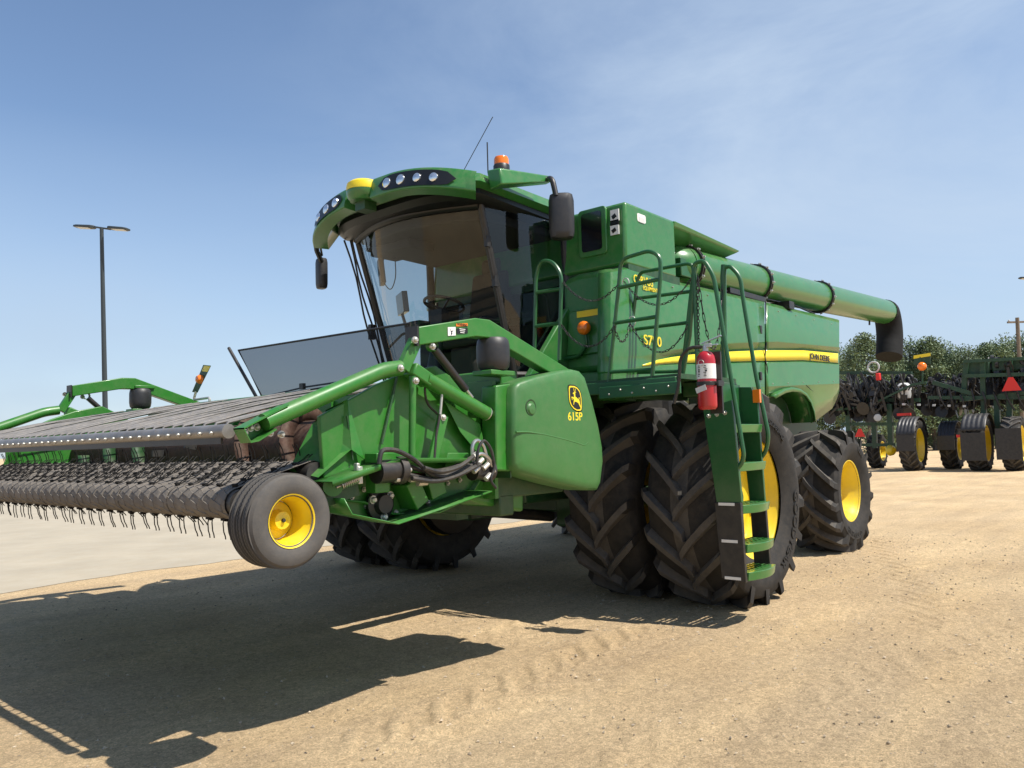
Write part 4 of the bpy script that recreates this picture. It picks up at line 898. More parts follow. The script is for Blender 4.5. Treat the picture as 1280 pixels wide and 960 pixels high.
mat('gauge_rubber', (.085, .08, .075), .8, var=.15, dust=.5, dustcol=(.17, .145, .115), bump=.1, bscale=120, spec=.3, vscale=7)
side_parts(1); side_parts(-1)

# warning decals on the hood bar
Yd = HY+.0468
for (x0, y0, x1, y1, mt) in ((559.5, 409, 569.5, 421, 'white_decal'), (570, 404.5, 584.5, 410, 'orange_decal'), (570.5, 410.5, 584.5, 419, 'black_decal')):
    a, c = at(x0, y0, Y=Yd), at(x1, y1, Y=Yd); sl = -.16
    MB().hexa([(a[0], Yd, a[2]), (c[0], Yd, a[2]+(a[0]-c[0])*.12), (c[0], Yd, c[2]+(a[0]-c[0])*.12), (a[0], Yd, c[2])], [(a[0], Yd+.002, a[2]), (c[0], Yd+.002, a[2]+(a[0]-c[0])*.12), (c[0], Yd+.002, c[2]+(a[0]-c[0])*.12), (a[0], Yd+.002, c[2])]).build('warning_decal', mt, hd)
p = at(577.5, 407.3, Y=Yd); text('decal_print', 'WARNING', .022, (p[0], Yd+.0025, p[2]+.005), LX, (.12, 0, 1), 'black_decal', hd, sx=.8, ext=.0005)
for k in range(3):
    p = at(577.5, 412.3+k*2.2, Y=Yd); MB().box((p[0], Yd+.003, p[2]+.004), (.05-.008*k, .001, .004)).build('decal_print', 'white_decal', hd)
p = at(564.5, 415, Y=Yd)
MB().hexa([(p[0]+dx, Yd+.0022, p[2]+dz) for dx, dz in ((.012, .02), (.004, .004), (-.014, .012), (0, -.002), (.01, -.024), (-.004, -.008), (.008, .0))], [(p[0]+dx, Yd+.003, p[2]+dz) for dx, dz in ((.012, .02), (.004, .004), (-.014, .012), (0, -.002), (.01, -.024), (-.004, -.008), (.008, .0))]).build('decal_pictogram', 'black_decal', hd)

# moulded drive shield 615P
SO = [(643, 484), (648, 478), (668, 471), (700, 463.5), (716, 461), (725, 463), (732, 471), (741, 500), (749, 532), (754, 560), (755, 578), (752, 604), (748, 613), (735, 613), (700, 605), (665, 595), (646, 588), (643, 580), (642, 540)]
YS = 2.53
def shield_ring(Y, sc, dz=0):
    pts = poly_at(SO, Y=YS); c = sum(pts)/len(pts); return [np.array([c[0]+(p[0]-c[0])*sc, Y, c[2]+(p[2]-c[2])*sc+dz]) for p in pts]
rings = [shield_ring(2.34, 1.0), shield_ring(2.50, 1.0), shield_ring(2.522, .985), shield_ring(2.532, .955), shield_ring(2.540, .85), shield_ring(2.545, .5)]
loft(rings).build('drive_shield', 'green_plastic', hd, ang=50)
b_ = MB(); p = at(664, 509, Y=2.545)
b_.lathe([(.052, .0), (.05, .004), (.044, .003), (.038, -.0), (0, -.0)], (p[0], 2.541, p[2]), (0, 1, 0), 24); b_.build('handle_recess_shade', 'green_dark', hd)  # flat disc, its darker green painted as shade of the handle recess
b_ = MB(); b_.lathe([(.040, .0), (.03, .010), (0, .013)], (p[0]-.006, 2.541, p[2]-.012), (0, 1, 0), 20); b_.build('handle_grip', 'green_plastic', hd)
MB().tube(poly_at([(645, 540), (660, 540), (680, 543), (705, 549), (722, 554), (730, 557), (735, 553)], Y=2.541), .006, 8, fil=.02).build('shield_crease', 'green_plastic', hd)
# leaping deer badge and model number
def badge(cx_, cy_, W, H, Y, par):
    def pts(sc): 
        base = [(-.5, .40), (-.46, .48), (-.38, .5), (-.05, .5), (.18, .44), (.36, .33), (.46, .18), (.5, 0), (.5, -.36), (.46, -.46), (.36, -.5), (.1, -.5), (-.14, -.43), (-.34, -.31), (-.46, -.16), (-.5, .02)]
        return [(cx_-u*W*sc, cy_+v*H*(1-(1-sc)*W/H)) for u, v in base]
    MB().prism(pts(1.12), Y, Y+.002).build('badge_backing', 'black_decal', par); MB().prism(pts(1.0), Y+.001, Y+.0032).build('badge_border', 'decal_yellow', par); MB().prism(pts(.86), Y+.002, Y+.0044).build('badge_field', 'black_decal', par)
    deer = [[(-.02, .08), (.06, .05), (.2, -.02), (.3, -.05), (.33, -.16), (.22, -.2), (.1, -.15), (-.1, -.13), (-.18, -.03), (-.14, .05), (-.08, .06)],
            [(-.14, .04), (-.02, .09), (-.02, .18), (-.03, .24), (-.12, .22)], [(-.03, .25), (-.02, .18), (-.14, .17), (-.22, .19), (-.20, .225), (-.1, .26)],
            [(-.06, .25), (-.02, .25), (.02, .36), (-.03, .43), (-.03, .39), (-.015, .35)], [(-.1, .25), (-.07, .25), (-.1, .34), (-.15, .42), (-.17, .41), (-.13, .33)], [(-.02, .25), (.05, .27), (.04, .23)],
            [(-.16, .04), (-.12, -.03), (-.26, .0), (-.34, .02), (-.34, .06), (-.26, .06)], [(-.34, .05), (-.30, .03), (-.26, -.07), (-.30, -.08)],
            [(-.14, -.06), (-.08, -.12), (-.14, -.2), (-.16, -.27), (-.20, -.26), (-.18, -.16)],
            [(.18, -.16), (.32, -.12), (.34, -.22), (.44, -.36), (.40, -.40), (.29, -.28)], [(.3, -.04), (.33, .03), (.27, .05), (.25, -.03)]]
    b_ = MB()
    for i, pl in enumerate(deer): b_.prism([(cx_-u*W*.98, cy_+v*H*.98) for u, v in pl], Y+.003, Y+.0056+i*.00005)
    b_.build('deer_emblem', 'decal_yellow', par)
p = at(719, 498, Y=2.545); bd = empty('b', (0, 0, 0)); bpy.data.objects.remove(bd)
badge(p[0], p[2], .138, .165, 2.543, hd)
p = at(719, 521, Y=2.545); text('model_lettering', '615P', .078, (p[0], 2.5435, p[2]), LX, (.06, 0, 1), 'decal_yellow', hd, sx=1.05, ext=.002)
# box behind the shield
b_ = MB(); b_.prism(xz([(617, 482), (645, 478), (645, 590), (617, 588)], 2.45), 2.345, 2.47); hb(b_, 'shield_frame', 'green_header', bev=.01)
b_ = MB(); b_.box((2.72, 2.2, 1.5), (.75, .2, .75)); b_.box((2.4, 2.1, 1.55), (.5, .25, .4)); hb(b_, 'drive_box', 'green_dark', bev=.01)
pp = at(626, 545, X=3.22)
b_ = MB(); b_.box((3.09, 2.40, 1.42), (.02, .16, .02)); b_.box((3.10, 2.40, 1.33), (.012, .14, .14)); hb(b_, 'inspection_plate', 'green_dark')

# hydraulics on the drive end
Yh = 2.44
def Q(x, y, Y=Yh): return at(x, y, Y=Y)
def cyl(a, c, r, name, mt, n=16, par=None): return MB().tube([a, c], r, n).build(name, mt, par or hd)
m1 = cyl(Q(470, 590), Q(496, 588), .062, 'hydraulic_motor', 'black', 20)
cyl(Q(494, 588), Q(502, 587.5), .075, 'motor_flange', 'dark_metal', 20, m1)
for k in range(5):
    a = 2*math.pi*k/5; inst('flange_bolt', bigbolt, Q(503, 587.5)+np.array([0, .055*math.cos(a), .055*math.sin(a)]), m1, rot=(0, 0, math.pi/2), scale=(.7, .7, .7))
m2 = cyl(Q(590, 589), Q(606, 588), .055, 'hydraulic_motor', 'black', 18)
cyl(Q(605, 588), Q(611, 587.5), .07, 'motor_flange', 'dark_metal', 18, m2)
b_ = MB(); b_.box(Q(478, 572, 2.40), (.16, .10, .05)); b_.box(Q(472, 592, 2.38), (.10, .08, .2)); hb(b_, 'motor_bracket', 'green_header', bev=.004)
for x, y in ((503, 580), (505, 592), (518, 598), (528, 603), (540, 590), (500, 598)):
    MB().tube([Q(x-6, y+1, 2.47), Q(x+5, y, 2.47)], .018, 8).build('hydraulic_fitting', 'zinc', hd)
hoses = [[(505, 580), (530, 590), (560, 588), (590, 572)], [(506, 592), (535, 600), (565, 592), (594, 578)], [(474, 580), (476, 562), (495, 562), (520, 575), (535, 592), (560, 599), (590, 582)], [(515, 598), (545, 603), (575, 594), (600, 580)], [(530, 585), (550, 591), (575, 584), (592, 570)]]
for k, h in enumerate(hoses): MB().tube([Q(x, y, 2.47+.015*k) for x, y in h], .013, 8, fil=.12).build('hydraulic_hose', 'hose', hd)
for k, h in enumerate([[(591, 578), (590, 556), (596, 549), (604, 556), (610, 580)], [(592, 573), (600, 566), (612, 572), (618, 590)], [(596, 585), (597, 562), (604, 548), (614, 560), (619, 585), (612, 600), (620, 610)]]): MB().tube([Q(x, y, 2.48+.02*k) for x, y in h], .012 if k < 2 else .009, 8, fil=.05).build('steel_pipe' if k < 2 else 'hydraulic_hose', 'steel' if k < 2 else 'hose', hd)
for x, y in ((593, 570), (600, 577), (607, 583), (595, 587), (610, 596)): MB().tube([Q(x-3, y+3, 2.5), Q(x+3, y-3, 2.5)], .016, 8).build('hydraulic_fitting', 'zinc', hd)
b_ = MB(); c = Q(478, 630, 2.31); b_.lathe([(0, .03), (.05, .03), (.06, .0), (.09, -.01), (.09, -.03)], c, (0, 1, 0), 20); mh = b_.build('roller_bearing', 'black', hd)
for k in range(3): a = 2*math.pi*k/3+.4; inst('bearing_bolt', bigbolt, c+np.array([.07*math.cos(a), .0, .07*math.sin(a)]), mh)
b_ = MB(); p0, p1 = Q(425, 607, 2.42), Q(446, 598, 2.44); d = V(p1)-V(p0); x_ = d.orthogonal().normalized(); y_ = d.normalized().cross(x_)
b_.tube([V(p0)+d*(i/90)+(x_*math.cos(i*.62)+y_*math.sin(i*.62))*.022 for i in range(91)], .004, 5); hb(b_, 'tension_spring', 'steel')
MB().tube([Q(420, 609, 2.42), Q(450, 596.5, 2.44)], .008, 8).build('tension_rod', 'steel', hd)
MB().lathe([(0, .012), (.05, .012), (.05, 0)], Q(416, 608, 2.40), (.5, 1, 0), 18).build('tension_disc', 'green_header', hd)
b_ = MB(); b_.box(Q(448, 594, 2.42), (.03, .04, .09)); b_.box(Q(446, 585, 2.42), (.02, .03, .05)); hb(b_, 'tension_block', 'zinc', bev=.004)
for x, y in ((455, 612), (458, 633), (495, 640), (512, 628), (525, 614), (545, 612), (560, 604), (470, 610), (440, 622), (505, 608), (535, 628), (575, 600)): inst('plate_bolt', bigbolt, Q(x, y, 2.268), hd, scale=(.6, .6, .6))
b_ = MB(); b_.box(Q(512, 616, 2.33), (.10, .14, .16), Euler((0, .5, 0)).to_matrix()); b_.box(Q(538, 608, 2.32), (.12, .12, .12), Euler((0, .3, 0)).to_matrix()); hb(b_, 'chain_guard', 'green_header', bev=.006)
b_ = MB(); b_.prism(xz([(560, 595), (610, 590), (655, 605), (655, 640), (600, 630), (560, 612)], 2.25), 2.0, 2.25); hb(b_, 'lower_gearbox', 'green_header', bev=.02)

# pickup: rollers, belts with moulded slats, tines
FR, BR, rr = np.array([4.82, 1.225]), np.array([4.40, 1.338]), .072
dv = (BR-FR)/np.linalg.norm(BR-FR); nv = np.array([-dv[1]*-1, dv[0]*-1]); nv = np.array([dv[1], -dv[0]]); nv = nv if nv[1] > 0 else -nv
Lb = float(np.linalg.norm(BR-FR)); Ltot = 2*Lb+2*math.pi*rr
def loop(s):
    """point and outward normal on the belt path; s=0 at the rear of the top run, moving forward"""
    s = s % Ltot
    if s < Lb: return BR-dv*s+nv*rr, nv
    s -= Lb
    if s < math.pi*rr:
        a = s/rr; n_ = nv*math.cos(a)-dv*math.sin(a); return FR+n_*rr, n_
    s -= math.pi*rr
    if s < Lb: return FR+dv*s-nv*rr, -nv
    s -= Lb; a = s/rr; n_ = -nv*math.cos(a)+dv*math.sin(a); return BR+n_*rr, n_
for P in (FR, BR): MB().tube([(P[0], -2.30, P[1]), (P[0], 2.30, P[1])], rr-.006, 20).build('pickup_roller', 'dark_metal', hd)
NB = 8; bw = 4.54/NB
bm_ = MB(); NS = 60
bm_.grid([[(loop(Ltot*i/NS)[0][0], y, loop(Ltot*i/NS)[0][1]) for y in (-.5*bw+.004, .5*bw-.004)] for i in range(NS+1)])
nrow = 26
for i in range(nrow):
    for k in range(5):
        s0 = Ltot*(i+.5)/nrow; yc = -.5*bw+bw*(k+.5+(.25 if i % 2 else -.25))/5; hw_ = bw/5*.44; ds = Ltot/nrow*.36; sk = .014
        vs = []
        for sg, h in ((-1, 0), (-1, .0042), (1, .0042), (1, 0)):
            for yy_ in (-1, 1):
                p, n_ = loop(s0+sg*ds*(1 if h == 0 else .86)+sk*yy_); yv = max(-.5*bw+.006, min(.5*bw-.006, yc+yy_*hw_*(1 if h == 0 else .96)))
                vs.append((p[0]+n_[0]*h, yv, p[1]+n_[1]*h))
        bm_.add(vs, [[0, 2, 3, 1], [2, 4, 5, 3], [4, 6, 7, 5], [0, 6, 4, 2], [1, 3, 5, 7]])
beltme = bm_.mesh('pickup_belt', 'belt_rubber', ang=25)
belts = []
for k in range(NB): belts.append(inst('pickup_belt', beltme, (0, -2.27+bw*(k+.5), 0), hd))
tb = MB()
for sg in (-1, 1):
    tb.tube([(0, sg*.006, .004), (.004, sg*.016, .012), (.0, sg*.018, .03), (.003, sg*.019, .075), (.010, sg*.019, .098), (.012, sg*.019, .115)], .003, 5)
tb.tube([(0, -.018, .012), (.008, -.006, .016), (.008, .006, .016), (0, .018, .012)], .004, 5); tb.box((0, 0, .006), (.03, .03, .012))
tine = tb.mesh('tine', 'tine_steel', ang=60)
# rows: (position along the belt, extra lean)
HP = math.pi*rr
trows = [(.0, -.1), (.075, -1.4), (.16, -1.42), (.245, -1.4), (.33, -1.38), (.415, -1.35), (Lb+HP*.86, None), (Lb+HP+.09, None), (Lb+HP+.22, None)]
for i, (s0, lean) in enumerate(trows):
    p, n_ = loop(s0); th = math.atan2(n_[0], n_[1])
    th = th+lean if lean is not None else math.pi+(.08, .45, .7)[i-6]
    for k in range(NB*4):
        if random.random() < .04: continue
        y = -2.27+bw/4*(k+.5+(.22 if i % 2 else -.22))
        inst('tine', tine, (p[0], y, p[1]), hd, rot=(random.uniform(-.06, .06), th+random.uniform(-.1, .1), random.uniform(-.15, .15)), scale=(1, 1, random.uniform(.8, .95)))
# wind guard: pipe, bolts, rods
gp = Vector((4.90, 0, 1.563))
b_ = MB(); b_.tube([(gp.x, -2.25, gp.z), (gp.x, 2.32, gp.z)], .034, 16); gpipe = hb(b_, 'guard_pipe', 'rod_steel')
b_ = MB(); b_.box((gp.x+.012, .03, gp.z-.035), (.012, 4.5, .045)); b_.build('guard_strip', 'black_plastic', gpipe)
gb = MB().lathe([(0, .012), (.006, .012), (.009, .008), (.009, 0), (.012, 0), (.012, -.006)], (0, 0, 0), (1, 0, .2), 8).mesh('guard_bolt', 'zinc')
rod = MB(); rod.tube([(.01, 0, -.03), (-.02, 0, .03), (-.25, 0, .085), (-.7, 0, .18), (-1.22, 0, .262)], [.0075, .0075, .007, .0065, .005], 7); rodm = rod.mesh('guard_rod', 'rod_steel')
y = -2.18; k = 0
while y < 2.28:
    inst('guard_bolt', gb, (gp.x+.036+random.uniform(-.002, .002), y, gp.z-.006), gpipe, scale=(.8,)*3)
    if k % 1 == 0:
        inst('guard_rod', rodm, (gp.x-.0, y+.046, gp.z+.012), hd, rot=(0, random.uniform(-.022, .022), random.uniform(-.02, .02)))
    y += .105; k += 1
b_ = MB(); b_.tube([(3.72, -2.2, 1.83), (3.72, 2.3, 1.83)], .02, 10); hb(b_, 'rod_support', 'green_dark')
# mesh screen on the back beam
XS = 2.93
s0, s1, s2, s3 = at(298, 438, X=XS), at(513, 404, X=XS), at(508, 468, X=XS), at(328, 497, X=XS)
b_ = MB(); b_.add([s0, s1, s2, s3], [[0, 1, 2, 3]]); sc = hb(b_, 'stone_screen', 'mesh_screen')
b_ = MB(); b_.tube([s0, s1, s2, s3], .009, 8, closed=True); b_.build('screen_frame', 'black', sc)
b_ = MB(); b_.tube([at(286, 435, X=XS+.03), at(322, 499, X=XS+.03)], .015, 8); b_.build('screen_post', 'black', sc)
b_ = MB(); b_.tube([at(330, 496, X=XS+.03), at(380, 484, X=XS+.03), at(420, 478, X=XS+.03), at(470, 474, X=XS+.03)], .008, 6); b_.box(at(378, 483, X=XS+.04), (.03, .05, .05)); b_.build('screen_cable', 'black', sc)
# hazard marker on the far side of the back beam
XM = 2.95; c = at(251, 470, X=XM)
ms = hb(MB().hexa([at(240, 490, X=XM), at(247, 491, X=XM), at(264, 457, X=XM), at(254, 456, X=XM)], [at(240, 490, X=XM-.012), at(247, 491, X=XM-.012), at(264, 457, X=XM-.012), at(254, 456, X=XM-.012)]), 'hazard_marker', 'green_dark', bev=.004)
MB().hexa([at(252, 464, X=XM+.004), at(259, 465, X=XM+.004), at(263, 458, X=XM+.004), at(255, 457, X=XM+.004)], [at(252, 464, X=XM), at(259, 465, X=XM), at(263, 458, X=XM), at(255, 457, X=XM)]).build('marker_stripe', 'decal_yellow', ms)
MB().lathe([(0, .03), (.03, .025), (.045, 0), (.045, -.02)], at(249, 474, X=XM+.02), (1, 0, 0), 16).build('marker_lamp', 'amber', ms)
MB().tube([at(245, 489, X=XM), at(242, 500, X=XM), at(262, 497, X=XM), at(262, 505, X=XM)], .012, 8, fil=.03).build('marker_bracket', 'zinc', ms)

# ================================================================== background
def depth_pt(px, py, D):
    """point at a given distance along the view axis (far things with no visible base)"""
    return CAM+D*(np.array([(px-640)/FPX, -(py-480)/FPX, 1])@AX)
# lamp posts
def lamp_post(base, top, label):
    b = V(base); t = V(top); o = empty('lamp_post', b, label, 'lamp post', 'yard lamp posts')
    right = Vector((AX[0][0], AX[0][1], 0)).normalized(); fw_ = Vector((AX[2][0], AX[2][1], 0)).normalized()
    MB().tube([b, b+(t-b)*.5, t], [.11, .09, .07], 12).build('post', 'pole_paint', o)
    MB().lathe([(.2, 0), (.2, .03), (.14, .05), (.12, .25)], b, (0, 0, 1), 12).build('base_cover', 'pole_paint', o)
    MB().beam(t-right*.35+Vector((0, 0, .06)), t+right*.35-Vector((0, 0, .06)), .06, .06).build('cross_arm', 'pole_paint', o)
    for s_ in (-1, 1):
        d = (right*s_+Vector((0, 0, -.12*s_+.0))-fw_*.15*s_).normalized(); n_ = d.cross(fw_).normalized(); n_ = n_ if n_.z > 0 else -n_; sd_ = d.cross(n_)
        a = t+d*.28; P = [(0, .08), (.12, .16), (.70, .19), (.86, .12)]
        up_ = [a+d*u+sd_*w_+n_*.07*(1-.5*u) for u, w_ in P]+[a+d*u-sd_*w_+n_*.07*(1-.5*u) for u, w_ in P[::-1]]
        lo_ = [a+d*u+sd_*w_*1.05-n_*.03 for u, w_ in P]+[a+d*u-sd_*w_*1.05-n_*.03 for u, w_ in P[::-1]]
        h = MB().hexa(lo_, up_).build('lamp_head', 'pole_paint', o, bev=.015)
        MB().hexa([a+d*u+sd_*w_-n_*.034 for u, w_ in ((.22, -.13), (.74, -.15), (.74, .15), (.22, .13))], [a+d*u+sd_*w_-n_*.046 for u, w_ in ((.22, -.13), (.74, -.15), (.74, .15), (.22, .13))]).build('lamp_lens', 'poly_white', h)
    return o
top = depth_pt(127, 285, 31); bs = depth_pt(134, 576, 31); bs[2] = 0
lamp_post(bs, top, 'tall black lamp post with two flat heads standing beyond the pickup header')
top2 = depth_pt(1302, 349, 44); bs2 = depth_pt(1318, 560, 44); bs2[2] = 0
lamp_post(bs2, top2, 'lamp post with a flat head beyond the parked machines beside the trees')
# utility pole
u0, u1 = depth_pt(1277, 520, 62), depth_pt(1271.5, 397, 62); u0[2] = 0
up = empty('utility_pole', u0, 'wooden utility pole with short crossarm standing in front of the trees', 'pole')
MB().tube([u0, u1], [.2, .14], 10).build('post', 'wood_pole', up)
MB().beam(u1+np.array([-.5, .6, -.35]), u1+np.array([.5, -.6, -.35]), .12, .14).build('crossarm', 'wood_pole', up)
for k in (-1, 1): MB().lathe([(.04, 0), (.07, .05), (.05, .12), (0, .14)], u1+np.array([-.42*k, .5*k, -.28]), (0, 0, 1), 8).build('insulator', 'poly_white', up)

# trees: trunk, limbs and clumps of small leaves
def tree_meshes(seed, H, W, leaf):
    r_ = np.random.default_rng(seed); tb_ = MB(); tb_.tube([(0, 0, 0), (.05, .03, H*.3), (-.04, .05, H*.62), (0, 0, H*.93)], [.17, .13, .07, .02], 8)
    cl = []
    for k in range(64):
        h = H*(.05+.92*r_.random()**.9); wr = W*(math.sin(math.pi*min(1, max(.02, h/H-.0)/1.0)**.62)**.8+.06)*(.35+.65*r_.random()**.5); a = r_.uniform(0, 6.28)
        c = (wr*math.cos(a), wr*math.sin(a), h); cl.append(c)
        if k % 2 == 0: tb_.tube([(0, 0, h*.82-.15), (c[0]*.5, c[1]*.5, h*.9), c], [.045, .03, .012], 5)
    vs = []; 
    for c in cl:
        n_ = 190; P = r_.normal(0, 1, (n_, 3)); P /= np.linalg.norm(P, axis=1)[:, None]; P *= (r_.random((n_, 1))**.45)*np.array([.62, .62, .66])*r_.uniform(.65, 1.25)*W/1.6; P += c
        u = r_.normal(0, 1, (n_, 3)); u /= np.linalg.norm(u, axis=1)[:, None]; v_ = np.cross(u, r_.normal(0, 1, (n_, 3))); v_ /= np.linalg.norm(v_, axis=1)[:, None]
        sz = r_.uniform(.05, .105, (n_, 1)); vs.append(np.stack([P-u*sz, P+v_*sz*.6, P+u*sz, P-v_*sz*.6], 1))
    A = np.concatenate(vs).reshape(-1, 3); me = bpy.data.meshes.new('crown'); me.from_pydata(A.tolist(), [], np.arange(len(A)).reshape(-1, 4).tolist()); me.materials.append(M[leaf])
    return tb_.mesh('trunk', 'bark'), me
protos = [tree_meshes(3, 9.5, 1.75, 'leaf_a'), tree_meshes(5, 9.0, 1.6, 'leaf_b'), tree_meshes(9, 10, 2.0, 'leaf_c')]
labels = ['broad poplar with pale green crown at the end of the tree row', 'leafy green poplar standing in the row of trees behind the parked machines', 'leafy green poplar in the rear row, behind the front row of trees']
tl = [(1078, 412, 62, 0, 0), (1042, 428, 66, 1, 1), (1112, 424, 64, 1, 1), (1136, 420, 66, 2, 1), (1160, 416, 65, 0, 1), (1184, 424, 67, 1, 1), (1207, 428, 64, 2, 1), (1230, 424, 66, 0, 1), (1252, 416, 64, 1, 1), (1276, 414, 66, 2, 1), (1300, 418, 65, 0, 1), (1326, 416, 66, 1, 1),
      (1100, 432, 74, 2, 2), (1148, 430, 75, 1, 2), (1172, 428, 74, 0, 2), (1196, 432, 75, 2, 2), (1220, 430, 73, 1, 2), (1242, 424, 75, 0, 2), (1265, 420, 74, 2, 2), (1290, 424, 75, 1, 2), (1062, 426, 70, 2, 2), (1022, 432, 66, 0, 1), (1004, 436, 70, 1, 2)]
for i, (px, py, D, k, lb_) in enumerate(tl):
    t = depth_pt(px, py+9, D); g0 = (t[0], t[1], 0); o = empty('poplar_tree', g0, (labels[lb_] if px != 1276 else 'leafy poplar standing directly behind the wooden utility pole'), 'tree', 'poplars in a row beyond the yard' if lb_ else None)
    sc_ = t[2]/(9.5, 9.0, 10)[k]/.98; wx = random.uniform(.95, 1.25)
    for nm, me in zip(('trunk', 'crown'), protos[k]):
        c = bpy.data.objects.new(nm, me); COL.objects.link(c); c.parent = o; c.scale = (sc_*wx, sc_*wx, sc_); c.rotation_euler = (0, 0, random.uniform(0, 6.28))

# parked seeding machines
XG = -27.0
def G_(px, py, X=XG): return at(px, py, X=X)
bgt = tyre_mesh(.98, .62, .62, 20, 1, .05); bgt2 = tyre_mesh(.78, .55, .42, 16, 1, .045)
def bg_wheel(root, px, py, R_, sgn=1, name='wheel', big=True, X=XG):
    g0 = at(px, py, X=X); o = inst(name, rim_part('disc', .62 if big else .42, .25, .05, (0, 0, 0)).mesh('wheel', 'yellow'), (g0[0], g0[1], R_), root, scale=(1, sgn, 1))
    for nm, me in (('tyre', bgt if big else bgt2), ('rim', rim_part('rim', .62 if big else .42, .25, .05, (0, 0, 0)).mesh('rim', 'yellow'))):
        c = bpy.data.objects.new(nm, me); COL.objects.link(c); c.parent = o
        if abs(R_-(.98 if big else .78)) > .02: c.scale = (R_/(.98 if big else .78),)*3
    return o, Vector((g0[0], g0[1], R_))
def fender(root, c, R_, wd, a0, a1, mt='black_plastic', ribs=5):
    Gd = []
    for i in range(15):
        a = R(a0+(a1-a0)*i/14); Gd.append([(c.x+R_*math.cos(a), c.y-wd/2+wd*j/(ribs*4), c.z+R_*math.sin(a)+(.03 if j % 4 in (1, 2) else 0)) for j in range(ribs*4+1)])
    return MB().grid(Gd).build('fender', mt, root, solid=.02, ang=30)
def triangle(root, px, py, s_, X):
    c = at(px, py, X=X); MB().prism([(c[1]-s_*.5, c[2]-s_*.4), (c[1]+s_*.5, c[2]-s_*.4), (c[1]+s_*.12, c[2]+s_*.4), (c[1]-s_*.12, c[2]+s_*.4)], X, X+.02, 'X').build('warning_triangle', 'red_sign', root)
# one opener unit: shank, parallel arms, disc, hoses
ub = MB(); ub.box((0, 0, .35), (.10, .10, .8)); ub.beam((.05, .04, .2), (.5, .06, -.05), .05, .07); ub.beam((.05, -.04, .45), (.5, -.02, .15), .05, .06); ub.lathe([(.0, -.01), (.26, -.008), (.26, .008), (0, .01)], (.5, .02, -.15), (0, 1, .1), 14)
ub.tube([(0, .1, .9), (.2, .12, .7), (.4, .08, .3), (.5, .02, -.1)], .03, 6); ub.tube([(0, -.1, 1.0), (.15, -.14, .75), (.3, -.05, .3)], .025, 6); ub.box((.3, 0, .5), (.22, .2, .2)); ub.lathe([(.05, -.05), (.14, -.05), (.14, .05), (.05, .05)], (.25, 0, .85), (0, 1, 0), 10)
unit = ub.mesh('opener_unit', 'black')
def openers(root, pxs, py0, X, n_):
    for i in range(n_):
        px = pxs[0]+(pxs[1]-pxs[0])*i/(n_-1); p = at(px, py0+random.uniform(-3, 3), X=X+random.uniform(-.5, .5))
        inst('opener_unit', unit, p, root, rot=(random.uniform(-.15, .15), random.uniform(-.3, .3), random.choice((0, math.pi, 1.2, -1.4))+random.uniform(-.3, .3)), scale=(random.uniform(.8, 1.1),)*3)
A_ = empty('air_seeder', (XG-1, G_(1110, 580)[1], 0), 'dark green air seeder with folded black openers, yellow rimmed wheel and red triangle', 'seeder', 'seeding machines parked in the yard')
def beams(root, lst, mt, X, name, wd=.14):
    for a, c in lst: MB().beam(at(*a, X=X), at(*c, X=X), wd*random.uniform(.7, 1), wd*random.uniform(.6, 1)).build(name, mt, root)
openers(A_, (1044, 1146), 508, XG-1.5, 22); openers(A_, (1050, 1140), 498, XG-2.6, 18); openers(A_, (1050, 1120), 512, XG-.9, 12)
beams(A_, [((1036, 466), (1140, 466)), ((1036, 500), (1150, 500)), ((1040, 512), (1128, 514))], 'green_far', XG-1.2, 'frame_beam', .16)
beams(A_, [((1048, 512), (1085, 508)), ((1085, 508), (1140, 481)), ((1140, 481), (1158, 478))], 'green_far', XG-.6, 'lift_arm', .11)
beams(A_, [((1052, 530), (1120, 530)), ((1060, 508), (1062, 566)), ((1092, 505), (1094, 560)), ((1112, 505), (1114, 566)), ((1050, 556), (1120, 556))], 'green_far', XG-.9, 'undercarriage_beam', .2)
for a, c in (((1060, 466), (1068, 502)), ((1100, 466), (1104, 505)), ((1130, 466), (1126, 505)), ((1076, 466), (1090, 500))): MB().beam(at(*a, X=XG-1), at(*c, X=XG-1), .08, .1).build('wing_strut', 'black', A_)
for k in range(9):
    x = 1048+k*11; MB().tube([at(x, 470+random.uniform(-4, 4), X=XG-.8), at(x+6, 486, X=XG-.7), at(x+random.uniform(-8, 12), 505, X=XG-.8)], .035, 6, fil=.3).build('seed_hose', 'hose', A_)
MB().tube([at(1092, 462, X=XG-.8)+np.array([0, .22*math.cos(t), .22*math.sin(t)+.1]) for t in np.linspace(0, 6.28, 15)[:-1]], .035, 6, closed=True).build('coiled_hose', 'poly_white', A_)
MB().box(at(1098, 471, X=XG-.7), (.2, .16, .3)).build('red_cap', 'red_sign', A_, bev=.03)
MB().lathe([(.0, 0), (.25, 0), (.28, .1), (.28, .5), (.15, .62), (0, .64)], at(1131, 498, X=XG-1), (0, 0, 1), 16).build('seed_tank', 'poly_white', A_)
c = at(1152, 452, X=XG); MB().tube([at(1153, 478, X=XG), at(1153, 460, X=XG), at(1150, 446, X=XG)], .03, 6).build('sign_post', 'green_far', A_)
q_ = [at(x, y, X=XG) for x, y in ((1142, 444), (1163, 440.5), (1163, 455), (1142, 456))]
sg = MB().hexa(q_, [p+np.array([-.03, 0, 0]) for p in q_]).build('hazard_sign', 'green_far', A_)
q_ = [at(x, y, X=XG+.02) for x, y in ((1142, 444.5), (1163, 441), (1163, 445), (1142, 448.5))]; MB().hexa(q_, [p+np.array([-.01, 0, 0]) for p in q_]).build('sign_stripe', 'decal_yellow', sg)
MB().ball(at(1152.5, 458, X=XG+.1), .17, 14, 8).build('marker_lamp', 'amber', A_)
